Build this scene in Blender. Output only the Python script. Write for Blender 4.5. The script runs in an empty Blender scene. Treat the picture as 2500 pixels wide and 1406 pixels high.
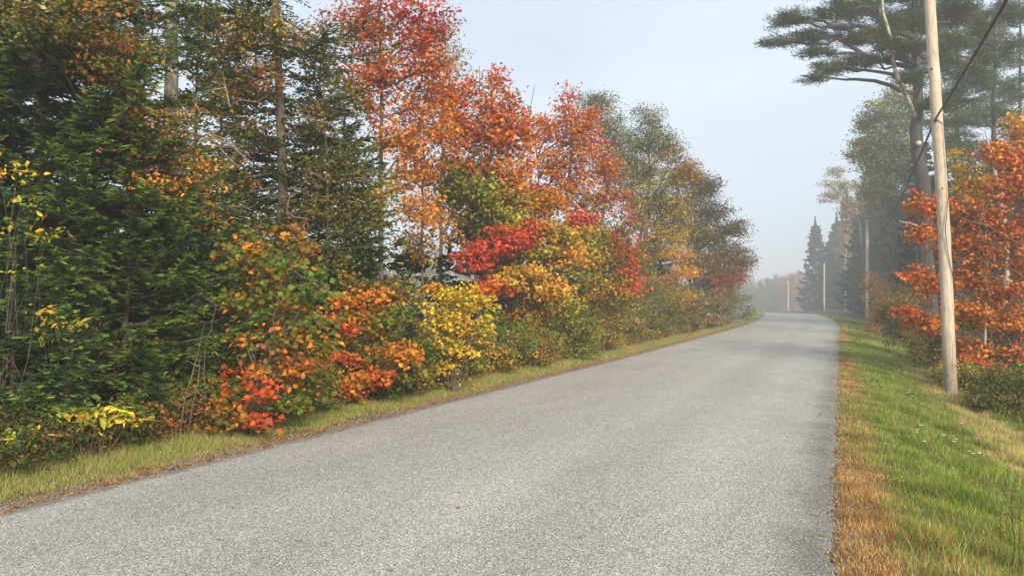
import bpy, math, random
import numpy as np
from mathutils import Matrix, Vector, Euler

# ------------------------------------------------------------------ camera, sky, sun, exposure
SC = bpy.context.scene
COL = SC.collection
F, CX, CY = 1944.0, 1250.0, 703.0
YAW, PITCH, EYE = math.radians(22.4), math.radians(1.15), 1.62
cam_d = bpy.data.cameras.new('camera')
cam_d.lens = 36.0 * F / 2500.0
cam_d.sensor_width = 36.0
cam_d.clip_start = 0.05
cam_d.clip_end = 5000
cam = bpy.data.objects.new('camera', cam_d)
cam.location = (0.02, 0, EYE)
cam.rotation_euler = (math.radians(90) + PITCH, 0, YAW)
COL.objects.link(cam)
SC.camera = cam

SUN_EL, SUN_AZ = math.radians(27), math.radians(140)   # azimuth clockwise from +Y (the road's direction)
w = bpy.data.worlds.new('World')
SC.world = w
w.use_nodes = True
nt = w.node_tree
bg = nt.nodes['Background']
sky = nt.nodes.new('ShaderNodeTexSky')
sky.sky_type = 'NISHITA'
sky.sun_disc = False
sky.sun_elevation = SUN_EL
sky.sun_rotation = SUN_AZ
sky.air_density = 1.0
sky.dust_density = 2.5
sky.ozone_density = 1.5
veil = nt.nodes.new('ShaderNodeMix')       # thin high cloud over the whole sky
veil.data_type = 'RGBA'
veil.inputs['Factor'].default_value = 0.78
veil.inputs['B'].default_value = (7.9, 9.0, 10.1, 1)
nt.links.new(sky.outputs['Color'], veil.inputs['A'])
nt.links.new(veil.outputs['Result'], bg.inputs['Color'])
bg.inputs['Strength'].default_value = 0.10
cn = nt.nodes.new('ShaderNodeTexNoise')
cn.inputs['Scale'].default_value = 2.2
cn.inputs['Detail'].default_value = 6
ct = nt.nodes.new('ShaderNodeTexCoord')
cm = nt.nodes.new('ShaderNodeMapping')
cm.inputs['Scale'].default_value = (1, 1, 2.5)
nt.links.new(ct.outputs['Generated'], cm.inputs['Vector'])
nt.links.new(cm.outputs[0], cn.inputs['Vector'])
cr = nt.nodes.new('ShaderNodeMapRange')
cr.inputs['From Min'].default_value = .3
cr.inputs['From Max'].default_value = .7
cr.inputs['To Min'].default_value = .66
cr.inputs['To Max'].default_value = .92
nt.links.new(cn.outputs['Fac'], cr.inputs['Value'])
nt.links.new(cr.outputs[0], veil.inputs['Factor'])

sun_d = bpy.data.lights.new('sun', 'SUN')
sun_d.energy = 4.9
sun_d.angle = math.radians(16)
sun_d.color = (1.0, 0.87, 0.66)
sun = bpy.data.objects.new('sun', sun_d)
sun.rotation_euler = (math.radians(90) - SUN_EL, 0, math.pi - SUN_AZ)
COL.objects.link(sun)

SC.view_settings.view_transform = 'Standard'
SC.view_settings.look = 'None'
SC.view_settings.exposure = 0.23
SC.view_settings.gamma = 1.0
SC.render.engine = 'CYCLES'
SC.cycles.max_bounces = 6
SC.cycles.diffuse_bounces = 3
SC.cycles.glossy_bounces = 1
SC.cycles.transmission_bounces = 3
SC.cycles.volume_bounces = 1
SC.cycles.use_denoising = True

# ------------------------------------------------------------------ numbers of the place
WID = 6.0
CR = cam.rotation_euler.to_matrix()


def xr(Y):                       # right edge of the road: bends left past 55 m
    Y = np.asarray(Y, float)
    s = np.clip(Y - 52, 0, None)
    return -0.0012 * s * s * (1.0 / (1 + s / 260.0))


def zroad(Y):                    # the road climbs to a crest near 100 m, then falls away
    Y = np.asarray(Y, float)
    s = np.clip(Y - 25, 0, None)
    t = np.clip(Y - 85, 0, None)
    return 0.0055 * s - 0.00028 * t * t / (1 + t / 90.0)


def wob(X, Y, f=1.0):
    return (np.sin(X * 1.7 * f + Y * .6 * f) + np.sin(Y * 1.3 * f - X * .7 * f + 2) + np.sin(X * .5 * f + Y * 2.3 * f + 5)) / 3


def sstep(a, b, x):
    t = np.clip((x - a) / (b - a), 0, 1)
    return t * t * (3 - 2 * t)


def zg(X, Y):
    X = np.asarray(X, float)
    Y = np.asarray(Y, float)
    u = X - xr(Y)
    v = -WID - u
    z = zroad(Y).copy() if hasattr(zroad(Y), 'copy') else zroad(Y)
    right = -0.02 - 0.21 * np.clip(u - 0.35, 0, 3.2) + 0.12 * np.clip(u - 4.2, 0, 4)
    left = -0.02 + 0.0 * v - 0.16 * np.clip(v - 1.4, 0, 2.5)
    d = np.where(u > 0, right, np.where(v > 0, left, -0.045 * np.clip(np.minimum(-u, -v) * 4, 0, 1) - 0.02))
    far = sstep(90, 150, Y)
    d = d + np.where(u > 0, far * 0.9 * sstep(1.0, 8, u), 0)
    off = np.clip(np.where(u > 0, u, v), 0, None)
    bump = 0.02 * wob(X, Y, 3) * sstep(0.2, 1, off) + .35 * wob(X, Y, .12) * sstep(6, 30, off)
    return z + d + bump


def ray(px, py):
    v = CR @ Vector(((px - CX) / F, (CY - py) / F, -1.0))
    return np.array(v)


CAMP = np.array(cam.location)


def P(px, py, d):                # world point seen at that pixel of the photo at depth d metres
    return CAMP + ray(px, py) * d


def base(px, d):
    p = P(px, 742, d)
    p[2] = float(zg(p[0], p[1]))
    return p


def dv(px, v):                   # depth at which column px lies v metres left of the road
    r = ray(px, 742)
    lo, hi = 1.0, 400.0
    for _ in range(50):
        m = (lo + hi) / 2
        x, y = r[0] * m, r[1] * m
        if -WID - (x - float(xr(y))) < v:
            lo = m
        else:
            hi = m
    return lo


def ground_at(px, py):
    r = ray(px, py)
    for k in range(1, 20000):
        p = CAMP + r * (k * .01)
        if p[2] <= float(zg(p[0], p[1])):
            return p
    return p


# ------------------------------------------------------------------ mesh building
class Geo:
    def __init__(s):
        s.v, s.c, s.l, s.t, s.n = [], [], [], [], 0

    def add(s, verts, faces, col=(1, 1, 1)):
        verts = np.asarray(verts, float).reshape(-1, 3)
        c = np.asarray(col, float)
        if c.ndim == 1:
            c = np.repeat(c[None], len(verts), 0)
        s.v.append(verts)
        s.c.append(c)
        for k in set(len(f) for f in faces):
            a = np.array([f for f in faces if len(f) == k]) + s.n
            s.l.append(a.ravel())
            s.t.append(np.full(len(a), k))
        s.n += len(verts)

    def inst(s, tv, tf, pos, A, B, C, col):
        """copies of a small shape: axes A, B, C already scaled, (n,3) each"""
        n = len(pos)
        if n == 0:
            return
        tv = np.asarray(tv, float)
        k = len(tv)
        V = (pos[:, None] + tv[None, :, 0:1] * A[:, None] + tv[None, :, 1:2] * B[:, None] + tv[None, :, 2:3] * C[:, None]).reshape(-1, 3)
        col = np.asarray(col, float)
        if col.ndim == 2:
            col = np.repeat(col[:, None], k, 1)
        s.v.append(V)
        s.c.append(col.reshape(-1, 3))
        off = (np.arange(n) * k)[:, None] + s.n
        for f in tf:
            s.l.append((off + np.array(f)[None]).ravel())
            s.t.append(np.full(n, len(f)))
        s.n += len(V)

    def tube(s, pts, rad, sides=6, col=(1, 1, 1), cap=False, rough=0, rng=None):
        pts = np.asarray(pts, float)
        m = len(pts)
        rad = np.broadcast_to(np.asarray(rad, float), (m,))
        T = np.gradient(pts, axis=0)
        T /= np.linalg.norm(T, axis=1)[:, None] + 1e-9
        ref = np.array([0.13, 1, 0.07]) if abs(T[0][2]) > .8 else np.array([0.05, .1, 1])
        A = np.cross(T, ref)
        A /= np.linalg.norm(A, axis=1)[:, None] + 1e-9
        B = np.cross(T, A)
        th = np.arange(sides) * 2 * math.pi / sides
        R = rad[:, None] * np.ones(sides)
        if rough and rng is not None:
            R = R * (1 + rough * rng.uniform(-1, 1, R.shape))
        V = pts[:, None] + R[..., None] * (np.cos(th)[None, :, None] * A[:, None] + np.sin(th)[None, :, None] * B[:, None])
        F_ = []
        for i in range(m - 1):
            for j in range(sides):
                j2 = (j + 1) % sides
                F_.append((i * sides + j, i * sides + j2, (i + 1) * sides + j2, (i + 1) * sides + j))
        if cap:
            F_.append(tuple((m - 1) * sides + j for j in range(sides)))
            F_.append(tuple(reversed(range(sides))))
        s.add(V.reshape(-1, 3), F_, col)

    def build(s, name, mat, parent=None, smooth=False):
        me = bpy.data.meshes.new(name)
        V = np.concatenate(s.v)
        if parent is not None:
            V = V - np.array(parent.location)
        L = np.concatenate(s.l)
        T = np.concatenate(s.t)
        me.vertices.add(len(V))
        me.vertices.foreach_set('co', V.astype(np.float32).ravel())
        me.loops.add(len(L))
        me.loops.foreach_set('vertex_index', L.astype(np.int32))
        me.polygons.add(len(T))
        st = np.concatenate([[0], np.cumsum(T)[:-1]])
        me.polygons.foreach_set('loop_start', st.astype(np.int32))
        me.polygons.foreach_set('loop_total', T.astype(np.int32))
        if smooth:
            me.polygons.foreach_set('use_smooth', np.ones(len(T), bool))
        a = me.color_attributes.new('Col', 'FLOAT_COLOR', 'POINT')
        C = np.concatenate(s.c)
        a.data.foreach_set('color', np.concatenate([C, np.ones((len(C), 1))], 1).astype(np.float32).ravel())
        me.update(calc_edges=True)
        me.materials.append(mat)
        o = bpy.data.objects.new(name, me)
        COL.objects.link(o)
        if parent is not None:
            o.parent = parent
        return o


def thing(name, label, cat, loc, group=None):
    o = bpy.data.objects.new(name, None)
    o.empty_display_size = .3
    o.location = [float(x) for x in loc]
    COL.objects.link(o)
    o['label'] = label
    o['category'] = cat
    if group:
        o['group'] = group
    return o


def tag(o, label, cat, group=None):
    o['label'] = label
    o['category'] = cat
    if group:
        o['group'] = group
    return o


# ------------------------------------------------------------------ materials
def mat(name):
    m = bpy.data.materials.new(name)
    m.use_nodes = True
    n = m.node_tree
    for x in list(n.nodes):
        n.nodes.remove(x)
    out = n.nodes.new('ShaderNodeOutputMaterial')
    return m, n, out


def mk(n, t, **kw):
    x = n.nodes.new(t)
    for k, v in kw.items():
        if k in x.inputs:
            x.inputs[k].default_value = v
        else:
            setattr(x, k, v)
    return x


def foliage_mat(name, trans=.35, rough=.5, spec=.3):
    m, n, out = mat(name)
    at = mk(n, 'ShaderNodeAttribute', attribute_name='Col')
    tc = mk(n, 'ShaderNodeTexCoord')
    no = mk(n, 'ShaderNodeTexNoise', Scale=45.0, Detail=3.0)
    n.links.new(tc.outputs['Object'], no.inputs['Vector'])
    hs = mk(n, 'ShaderNodeHueSaturation')
    mr = mk(n, 'ShaderNodeMapRange')
    mr.inputs['To Min'].default_value = .7
    mr.inputs['To Max'].default_value = 1.3
    n.links.new(no.outputs['Fac'], mr.inputs['Value'])
    n.links.new(mr.outputs['Result'], hs.inputs['Value'])
    n.links.new(at.outputs['Color'], hs.inputs['Color'])
    p = mk(n, 'ShaderNodeBsdfPrincipled', Roughness=rough)
    p.inputs['Specular IOR Level'].default_value = spec
    n.links.new(hs.outputs['Color'], p.inputs['Base Color'])
    if trans:
        t = mk(n, 'ShaderNodeBsdfTranslucent')
        n.links.new(hs.outputs['Color'], t.inputs['Color'])
        mx = mk(n, 'ShaderNodeMixShader', Fac=trans)
        n.links.new(p.outputs[0], mx.inputs[1])
        n.links.new(t.outputs[0], mx.inputs[2])
        n.links.new(mx.outputs[0], out.inputs['Surface'])
    else:
        n.links.new(p.outputs[0], out.inputs['Surface'])
    return m


def bark_mat(name, c1, c2, c3=None, scale=9, stretch=.25, bump=.6, spot=.62):
    m, n, out = mat(name)
    tc = mk(n, 'ShaderNodeTexCoord')
    mp = mk(n, 'ShaderNodeMapping')
    mp.inputs['Scale'].default_value = (1, 1, stretch)
    n.links.new(tc.outputs['Object'], mp.inputs['Vector'])
    no = mk(n, 'ShaderNodeTexNoise', Scale=scale * 2.0, Detail=6.0, Roughness=.7)
    n.links.new(mp.outputs[0], no.inputs['Vector'])
    r = mk(n, 'ShaderNodeValToRGB')
    r.color_ramp.elements[0].position = .35
    r.color_ramp.elements[0].color = (*c1, 1)
    r.color_ramp.elements[1].position = .68
    r.color_ramp.elements[1].color = (*c2, 1)
    n.links.new(no.outputs['Fac'], r.inputs['Fac'])
    colr = r.outputs['Color']
    if c3:
        n2 = mk(n, 'ShaderNodeTexNoise', Scale=scale * .9, Detail=5.0, Roughness=.75)
        n.links.new(tc.outputs['Object'], n2.inputs['Vector'])
        r2 = mk(n, 'ShaderNodeValToRGB')
        r2.color_ramp.elements[0].position = spot - .05
        r2.color_ramp.elements[1].position = spot + .05
        n.links.new(n2.outputs['Fac'], r2.inputs['Fac'])
        mx = mk(n, 'ShaderNodeMix', data_type='RGBA')
        mx.inputs['B'].default_value = (*c3, 1)
        n.links.new(r2.outputs['Color'], mx.inputs['Factor'])
        n.links.new(colr, mx.inputs['A'])
        colr = mx.outputs['Result']
    p = mk(n, 'ShaderNodeBsdfPrincipled', Roughness=.9)
    n.links.new(colr, p.inputs['Base Color'])
    b = mk(n, 'ShaderNodeBump', Strength=bump, Distance=.02)
    n.links.new(no.outputs['Fac'], b.inputs['Height'])
    n.links.new(b.outputs[0], p.inputs['Normal'])
    n.links.new(p.outputs[0], out.inputs['Surface'])
    return m


M_leaf = foliage_mat('autumn_leaf', .27, .55, .16)
M_needle = foliage_mat('needle', .12, .6, .15)
M_grass = foliage_mat('grass_blade', .3, .5, .25)
M_flower = foliage_mat('petal', .3, .6, .2)
M_bark = bark_mat('bark', (.05, .038, .028), (.17, .135, .10), (.22, .24, .17))
M_twig = bark_mat('twig_bark', (.07, .05, .04), (.20, .15, .11))
M_lichen_lit = bark_mat('lichen_lit_bark', (.11, .09, .065), (.36, .31, .24), (.48, .49, .34), scale=7, stretch=.6, spot=.52)
M_deadw = bark_mat('dead_wood', (.16, .12, .09), (.40, .32, .24), (.42, .44, .28), scale=12, spot=.6)
M_birch = bark_mat('birch_bark', (.20, .18, .15), (.75, .72, .65), (.06, .05, .04), scale=5, stretch=3, bump=.2, spot=.66)
M_pine = bark_mat('pine_bark', (.022, .020, .019), (.08, .074, .068), (.14, .14, .12), scale=5, stretch=.3, spot=.66, bump=1.0)
M_cut = bark_mat('cut_wood', (.45, .38, .28), (.62, .55, .42))


def pole_mat():
    m, n, out = mat('pole_wood')
    tc = mk(n, 'ShaderNodeTexCoord')
    mp = mk(n, 'ShaderNodeMapping')
    mp.inputs['Scale'].default_value = (1, 1, .035)
    n.links.new(tc.outputs['Object'], mp.inputs['Vector'])
    no = mk(n, 'ShaderNodeTexNoise', Scale=70.0, Detail=5.0, Roughness=.65)
    n.links.new(mp.outputs[0], no.inputs['Vector'])
    r = mk(n, 'ShaderNodeValToRGB')
    e = r.color_ramp.elements
    e[0].position = .3
    e[0].color = (.22, .155, .105, 1)
    e[1].position = .55
    e[1].color = (.60, .505, .39, 1)
    n.links.new(no.outputs['Fac'], r.inputs['Fac'])
    n2 = mk(n, 'ShaderNodeTexNoise', Scale=2.2, Detail=4.0)
    n.links.new(tc.outputs['Object'], n2.inputs['Vector'])
    hs = mk(n, 'ShaderNodeHueSaturation')
    mr = mk(n, 'ShaderNodeMapRange')
    mr.inputs['To Min'].default_value = .65
    mr.inputs['To Max'].default_value = 1.35
    n.links.new(n2.outputs['Fac'], mr.inputs['Value'])
    n.links.new(mr.outputs[0], hs.inputs['Value'])
    n.links.new(r.outputs[0], hs.inputs['Color'])
    # knots and short checks
    vo = mk(n, 'ShaderNodeTexVoronoi', Scale=3.4)
    n.links.new(tc.outputs['Object'], vo.inputs['Vector'])
    kr = mk(n, 'ShaderNodeValToRGB')
    kr.color_ramp.elements[0].position = .09
    kr.color_ramp.elements[0].color = (.12, .07, .045, 1)
    kr.color_ramp.elements[1].position = .13
    kr.color_ramp.elements[1].color = (1, 1, 1, 1)
    n.links.new(vo.outputs['Distance'], kr.inputs['Fac'])
    mu = mk(n, 'ShaderNodeMix', data_type='RGBA', blend_type='MULTIPLY')
    mu.inputs['Factor'].default_value = 1
    n.links.new(hs.outputs[0], mu.inputs['A'])
    n.links.new(kr.outputs[0], mu.inputs['B'])
    # colour darkens towards the foot
    sp = mk(n, 'ShaderNodeSeparateXYZ')
    n.links.new(tc.outputs['Object'], sp.inputs[0])
    fr = mk(n, 'ShaderNodeMapRange')
    fr.inputs['From Min'].default_value = 0
    fr.inputs['From Max'].default_value = 1.6
    fr.inputs['To Min'].default_value = .45
    fr.inputs['To Max'].default_value = 1
    n.links.new(sp.outputs['Z'], fr.inputs['Value'])
    mu2 = mk(n, 'ShaderNodeHueSaturation')
    n.links.new(fr.outputs[0], mu2.inputs['Value'])
    n.links.new(mu.outputs['Result'], mu2.inputs['Color'])
    p = mk(n, 'ShaderNodeBsdfPrincipled', Roughness=.75)
    n.links.new(mu2.outputs[0], p.inputs['Base Color'])
    b = mk(n, 'ShaderNodeBump', Strength=.5, Distance=.01)
    n.links.new(no.outputs['Fac'], b.inputs['Height'])
    n.links.new(b.outputs[0], p.inputs['Normal'])
    n.links.new(p.outputs[0], out.inputs['Surface'])
    return m


M_pole = pole_mat()


def plain(name, c, rough=.6, metal=0):
    m, n, out = mat(name)
    tc = mk(n, 'ShaderNodeTexCoord')
    no = mk(n, 'ShaderNodeTexNoise', Scale=40.0, Detail=3.0)
    n.links.new(tc.outputs['Object'], no.inputs['Vector'])
    r = mk(n, 'ShaderNodeValToRGB')
    r.color_ramp.elements[0].color = (*[x * .7 for x in c], 1)
    r.color_ramp.elements[1].color = (*[min(1, x * 1.3) for x in c], 1)
    n.links.new(no.outputs['Fac'], r.inputs['Fac'])
    p = mk(n, 'ShaderNodeBsdfPrincipled', Roughness=rough, Metallic=metal)
    n.links.new(r.outputs[0], p.inputs['Base Color'])
    n.links.new(p.outputs[0], out.inputs['Surface'])
    return m


M_cable = plain('cable_rubber', (.02, .02, .022), .5)
M_metal = plain('galvanised_metal', (.35, .35, .34), .5, .8)


def road_mat():
    m, n, out = mat('asphalt')
    tc = mk(n, 'ShaderNodeTexCoord')
    # stones of the chip seal at three sizes
    v1 = mk(n, 'ShaderNodeTexVoronoi', Scale=145.0)
    v2 = mk(n, 'ShaderNodeTexVoronoi', Scale=75.0)
    for v in (v1, v2):
        n.links.new(tc.outputs['Object'], v.inputs['Vector'])
    sep = mk(n, 'ShaderNodeSeparateColor')
    n.links.new(v1.outputs['Color'], sep.inputs[0])
    r1 = mk(n, 'ShaderNodeValToRGB')
    e = r1.color_ramp.elements
    e[0].position = 0
    e[0].color = (.09, .09, .092, 1)
    e[1].position = 1
    e[1].color = (.74, .73, .71, 1)
    for pos, c in ((.25, (.19, .19, .195)), (.6, (.29, .285, .28)), (.86, (.40, .39, .38))):
        x = e.new(pos)
        x.color = (*c, 1)
    n.links.new(sep.outputs[0], r1.inputs['Fac'])
    sep2 = mk(n, 'ShaderNodeSeparateColor')
    n.links.new(v2.outputs['Color'], sep2.inputs[0])
    r2 = mk(n, 'ShaderNodeValToRGB')
    r2.color_ramp.elements[0].color = (.68, .68, .69, 1)
    r2.color_ramp.elements[1].color = (1.25, 1.24, 1.22, 1)
    n.links.new(sep2.outputs[1], r2.inputs['Fac'])
    mu = mk(n, 'ShaderNodeMix', data_type='RGBA', blend_type='MULTIPLY')
    mu.inputs['Factor'].default_value = .8
    n.links.new(r1.outputs[0], mu.inputs['A'])
    n.links.new(r2.outputs[0], mu.inputs['B'])
    # wheel paths and blotches, from the vertex colour and noise
    at = mk(n, 'ShaderNodeAttribute', attribute_name='Col')
    mu2 = mk(n, 'ShaderNodeMix', data_type='RGBA', blend_type='MULTIPLY')
    mu2.inputs['Factor'].default_value = 1
    n.links.new(mu.outputs['Result'], mu2.inputs['A'])
    n.links.new(at.outputs['Color'], mu2.inputs['B'])
    no = mk(n, 'ShaderNodeTexNoise', Scale=.8, Detail=7.0, Roughness=.65)
    mp = mk(n, 'ShaderNodeMapping')
    mp.inputs['Scale'].default_value = (1, .35, 1)
    n.links.new(tc.outputs['Object'], mp.inputs['Vector'])
    n.links.new(mp.outputs[0], no.inputs['Vector'])
    mr = mk(n, 'ShaderNodeMapRange')
    mr.inputs['From Min'].default_value = .3
    mr.inputs['From Max'].default_value = .7
    mr.inputs['To Min'].default_value = .86
    mr.inputs['To Max'].default_value = 1.12
    n.links.new(no.outputs['Fac'], mr.inputs['Value'])
    hs = mk(n, 'ShaderNodeHueSaturation')
    n.links.new(mu2.outputs['Result'], hs.inputs['Color'])
    n.links.new(mr.outputs[0], hs.inputs['Value'])
    p = mk(n, 'ShaderNodeBsdfPrincipled', Roughness=.85)
    n.links.new(hs.outputs[0], p.inputs['Base Color'])
    b = mk(n, 'ShaderNodeBump', Strength=.55, Distance=.006)
    n.links.new(v1.outputs['Distance'], b.inputs['Height'])
    n.links.new(b.outputs[0], p.inputs['Normal'])
    n.links.new(p.outputs[0], out.inputs['Surface'])
    return m


def ground_mat():
    m, n, out = mat('soil')
    at = mk(n, 'ShaderNodeAttribute', attribute_name='Col')
    tc = mk(n, 'ShaderNodeTexCoord')
    no = mk(n, 'ShaderNodeTexNoise', Scale=14.0, Detail=9.0, Roughness=.75)
    n.links.new(tc.outputs['Object'], no.inputs['Vector'])
    mr = mk(n, 'ShaderNodeMapRange')
    mr.inputs['From Min'].default_value = .3
    mr.inputs['From Max'].default_value = .7
    mr.inputs['To Min'].default_value = .45
    mr.inputs['To Max'].default_value = 1.6
    n.links.new(no.outputs['Fac'], mr.inputs['Value'])
    hs = mk(n, 'ShaderNodeHueSaturation')
    n.links.new(at.outputs['Color'], hs.inputs['Color'])
    n.links.new(mr.outputs[0], hs.inputs['Value'])
    p = mk(n, 'ShaderNodeBsdfPrincipled', Roughness=.95)
    n.links.new(hs.outputs[0], p.inputs['Base Color'])
    b = mk(n, 'ShaderNodeBump', Strength=.8, Distance=.03)
    n.links.new(no.outputs['Fac'], b.inputs['Height'])
    n.links.new(b.outputs[0], p.inputs['Normal'])
    n.links.new(p.outputs[0], out.inputs['Surface'])
    return m


# ------------------------------------------------------------------ ground and road
def grid(us, Ys, zf, colf, name, m, smooth=True):
    U, Y = np.meshgrid(us, Ys)
    X = U + xr(Y)
    X = np.where(Y > 300, U + xr(300), X)
    Z = zf(X, Y, U)
    V = np.stack([X, Y, Z], -1).reshape(-1, 3)
    a, b = U.shape
    i = np.arange(a * b).reshape(a, b)
    q = np.stack([i[:-1, :-1], i[:-1, 1:], i[1:, 1:], i[1:, :-1]], -1).reshape(-1, 4)
    g = Geo()
    g.v.append(V)
    g.c.append(colf(X, Y, U).reshape(-1, 3))
    g.l.append(q.ravel())
    g.t.append(np.full(len(q), 4))
    g.n = len(V)
    o = g.build(name, m, None, smooth)
    o['kind'] = 'structure'
    return o


us = np.unique(np.concatenate([np.linspace(-420, -30, 30), np.linspace(-30, -10, 30), np.linspace(-10, 5, 190), np.linspace(5, 20, 40), np.linspace(20, 420, 30)]))
Ys = np.unique(np.concatenate([np.linspace(-60, -6, 20), np.linspace(-6, 30, 300), np.linspace(30, 130, 250), np.linspace(130, 300, 90), np.linspace(300, 640, 20)]))


def gcol(X, Y, U):
    v = -WID - U
    c = np.zeros(X.shape + (3,))
    wood = np.array([.050, .034, .020])
    grass = np.array([.085, .095, .025])
    grit = np.array([.22, .18, .145])
    dry = np.array([.20, .10, .04])
    c[:] = wood
    gl = (sstep(1.9, 1.3, v) * sstep(-.1, .25, v))[..., None]
    c = c * (1 - gl) + grass * gl
    n = wob(X, Y, 2.1) * .12 + wob(X, Y, 5) * .06
    gr = (sstep(.50, .30, v + n * 1.3) * (v > -.6))[..., None]
    c = c * (1 - gr) + grit * gr
    gR = (sstep(3.6, 2.6, U + n * 2) * (U > 0))[..., None]
    c = c * (1 - gR) + grass * gR
    dR = (sstep(.55, .30, U + n) * (U > -.6))[..., None]
    c = c * (1 - dR) + dry * dR
    # the open field behind the left wood
    fld = sstep(26, 34, v)[..., None]
    c = c * (1 - fld) + np.array([.16, .14, .07]) * fld
    return c


grid(us, Ys, lambda X, Y, U: zg(X, Y), gcol, 'ground', ground_mat())

rY = np.unique(np.concatenate([np.linspace(-6, 24, 600), np.linspace(24, 60, 300), np.linspace(60, 300, 400)]))
ru = np.concatenate([[-WID, -WID + .05], np.linspace(-WID + .15, -.15, 60), [-.05, 0]])


def road_z(X, Y, U):
    crown = .05 * (1 - ((U + WID / 2) / (WID / 2)) ** 2)
    return zroad(Y) - .02 + crown + np.where((U <= -WID) | (U >= 0), -.05, 0.012)


def road_col(X, Y, U):
    a = 1 + .10 * np.exp(-((U + 1.15) / .35) ** 2) + .08 * np.exp(-((U + 2.7) / .4) ** 2) - .05 * np.exp(-((U + 1.95) / .3) ** 2)
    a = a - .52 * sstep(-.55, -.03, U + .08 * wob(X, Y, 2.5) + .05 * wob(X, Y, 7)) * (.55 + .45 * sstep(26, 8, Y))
    a = a + .05 * sstep(-5.2, -6, U)
    return np.stack([a * 1.2, a * 1.155, a * 1.09], -1)


def road_grid():
    U, Y = np.meshgrid(ru, rY)
    e = .045 * wob(Y * .9, Y * 2.1, 2.3) + .03 * wob(Y * 3, Y * 4.7, 3) + .015 * wob(Y * 9, Y * 11, 3)
    e2 = .04 * wob(Y * 1.1 + 7, Y * 1.7, 2.1) + .03 * wob(Y * 2.7, Y * 5.1 + 3, 3)
    wR = sstep(-.6, 0, U)
    wL = sstep(-WID + .6, -WID, U)
    X = U + xr(Y) + e * wR - e2 * wL
    Z = road_z(X, Y, U)
    V = np.stack([X, Y, Z], -1).reshape(-1, 3)
    a, b = U.shape
    i = np.arange(a * b).reshape(a, b)
    q = np.stack([i[:-1, :-1], i[:-1, 1:], i[1:, 1:], i[1:, :-1]], -1).reshape(-1, 4)
    g = Geo()
    g.v.append(V)
    g.c.append(road_col(X, Y, U).reshape(-1, 3))
    g.l.append(q.ravel())
    g.t.append(np.full(len(q), 4))
    g.n = len(V)
    o = g.build('road', road_mat(), None, True)
    o['kind'] = 'structure'


road_grid()

# ------------------------------------------------------------------ colours of leaves (real, linear)
PAL = dict(
    red=(.62, .085, .020), pinkred=(.66, .085, .045), crimson=(.34, .018, .028), orange=(.70, .24, .024), deeporange=(.50, .14, .020),
    lorange=(.80, .37, .045), yellow=(.74, .50, .045), gold=(.60, .37, .035), yg=(.40, .41, .04), lime=(.44, .50, .04),
    green=(.115, .20, .024), dgreen=(.040, .100, .020), olive=(.20, .185, .030), brown=(.20, .10, .035), rust=(.36, .14, .032),
    ggreen=(.17, .20, .075), dolive=(.10, .105, .024), pale=(.46, .40, .22), tan=(.36, .25, .11), pink=(.42, .18, .11))


def pick(rng, spec, n):
    if isinstance(spec, str):
        ks, ws = [], []
        for tkn in spec.split():
            k, _, x = tkn.partition(':')
            ks.append(k)
            ws.append(float(x or 1))
        ws = np.array(ws) / sum(ws)
        idx = rng.choice(len(ks), n, p=ws)
        return np.array([PAL[k] for k in ks])[idx]


# leaf shapes: (verts, faces)
_half = [(0, 0), (.26, .02), (.20, .20), (.50, .34), (.34, .46), (.40, .70), (.15, .62), (0, 1)]
MAPLE = ([(x, y, abs(x) * .25) for x, y in _half] + [(-x, y, abs(x) * .25) for x, y in _half],
         [tuple(range(8)), tuple(range(15, 7, -1))])
OVAL = ([(0, 0, 0), (.20, .25, .05), (.24, .55, .07), (0, 1, -.08), (-.24, .55, .07), (-.20, .25, .05)], [(0, 1, 2, 3), (0, 3, 4, 5)])
SIMPLE = ([(0, 0, 0), (.36, .42, .08), (0, 1, 0), (-.36, .42, .08)], [(0, 1, 2), (0, 2, 3)])
LEAF = dict(maple=MAPLE, oval=OVAL, simple=SIMPLE)


def unit(a):
    return a / (np.linalg.norm(a, axis=-1, keepdims=True) + 1e-9)


def put_leaves(g, rng, pos, size, col, shape='simple', upness=.7, droop=.35):
    n = len(pos)
    a = rng.normal(size=(n, 3))
    a[:, 2] = a[:, 2] * .4 - droop
    a = unit(a)
    nr = rng.normal(size=(n, 3)) * (1 - upness)
    nr[:, 2] += upness
    nr[:, 1] -= .25
    s3 = rng.uniform(.6, 1.1, (n, 1))
    nr[:, 0] += .12
    x = unit(np.cross(a, nr))
    z = np.cross(x, a)
    s = size * rng.uniform(.6, 1.25, (n, 1))
    tv, tf = LEAF[shape]
    col = col * rng.uniform(.72, 1.25, (n, 1)) * (1 + rng.normal(size=(n, 3)) * .06)
    g.inst(tv, tf, pos, x * s * s3, a * s, z * s * rng.uniform(-1.6, 2.6, (n, 1)), np.clip(col, 0.004, .9))


def curve(p0, p1, rng, n=6, wig=.06, sag=0):
    t = np.linspace(0, 1, n)[:, None]
    L = np.linalg.norm(p1 - p0)
    pts = p0 + (p1 - p0) * t
    off = rng.normal(size=(n, 3)) * wig * L * np.sin(t * math.pi) * .5
    pts = pts + off
    pts[:, 2] += (sag * L * np.sin(t[:, 0] * math.pi))
    return pts


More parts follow.
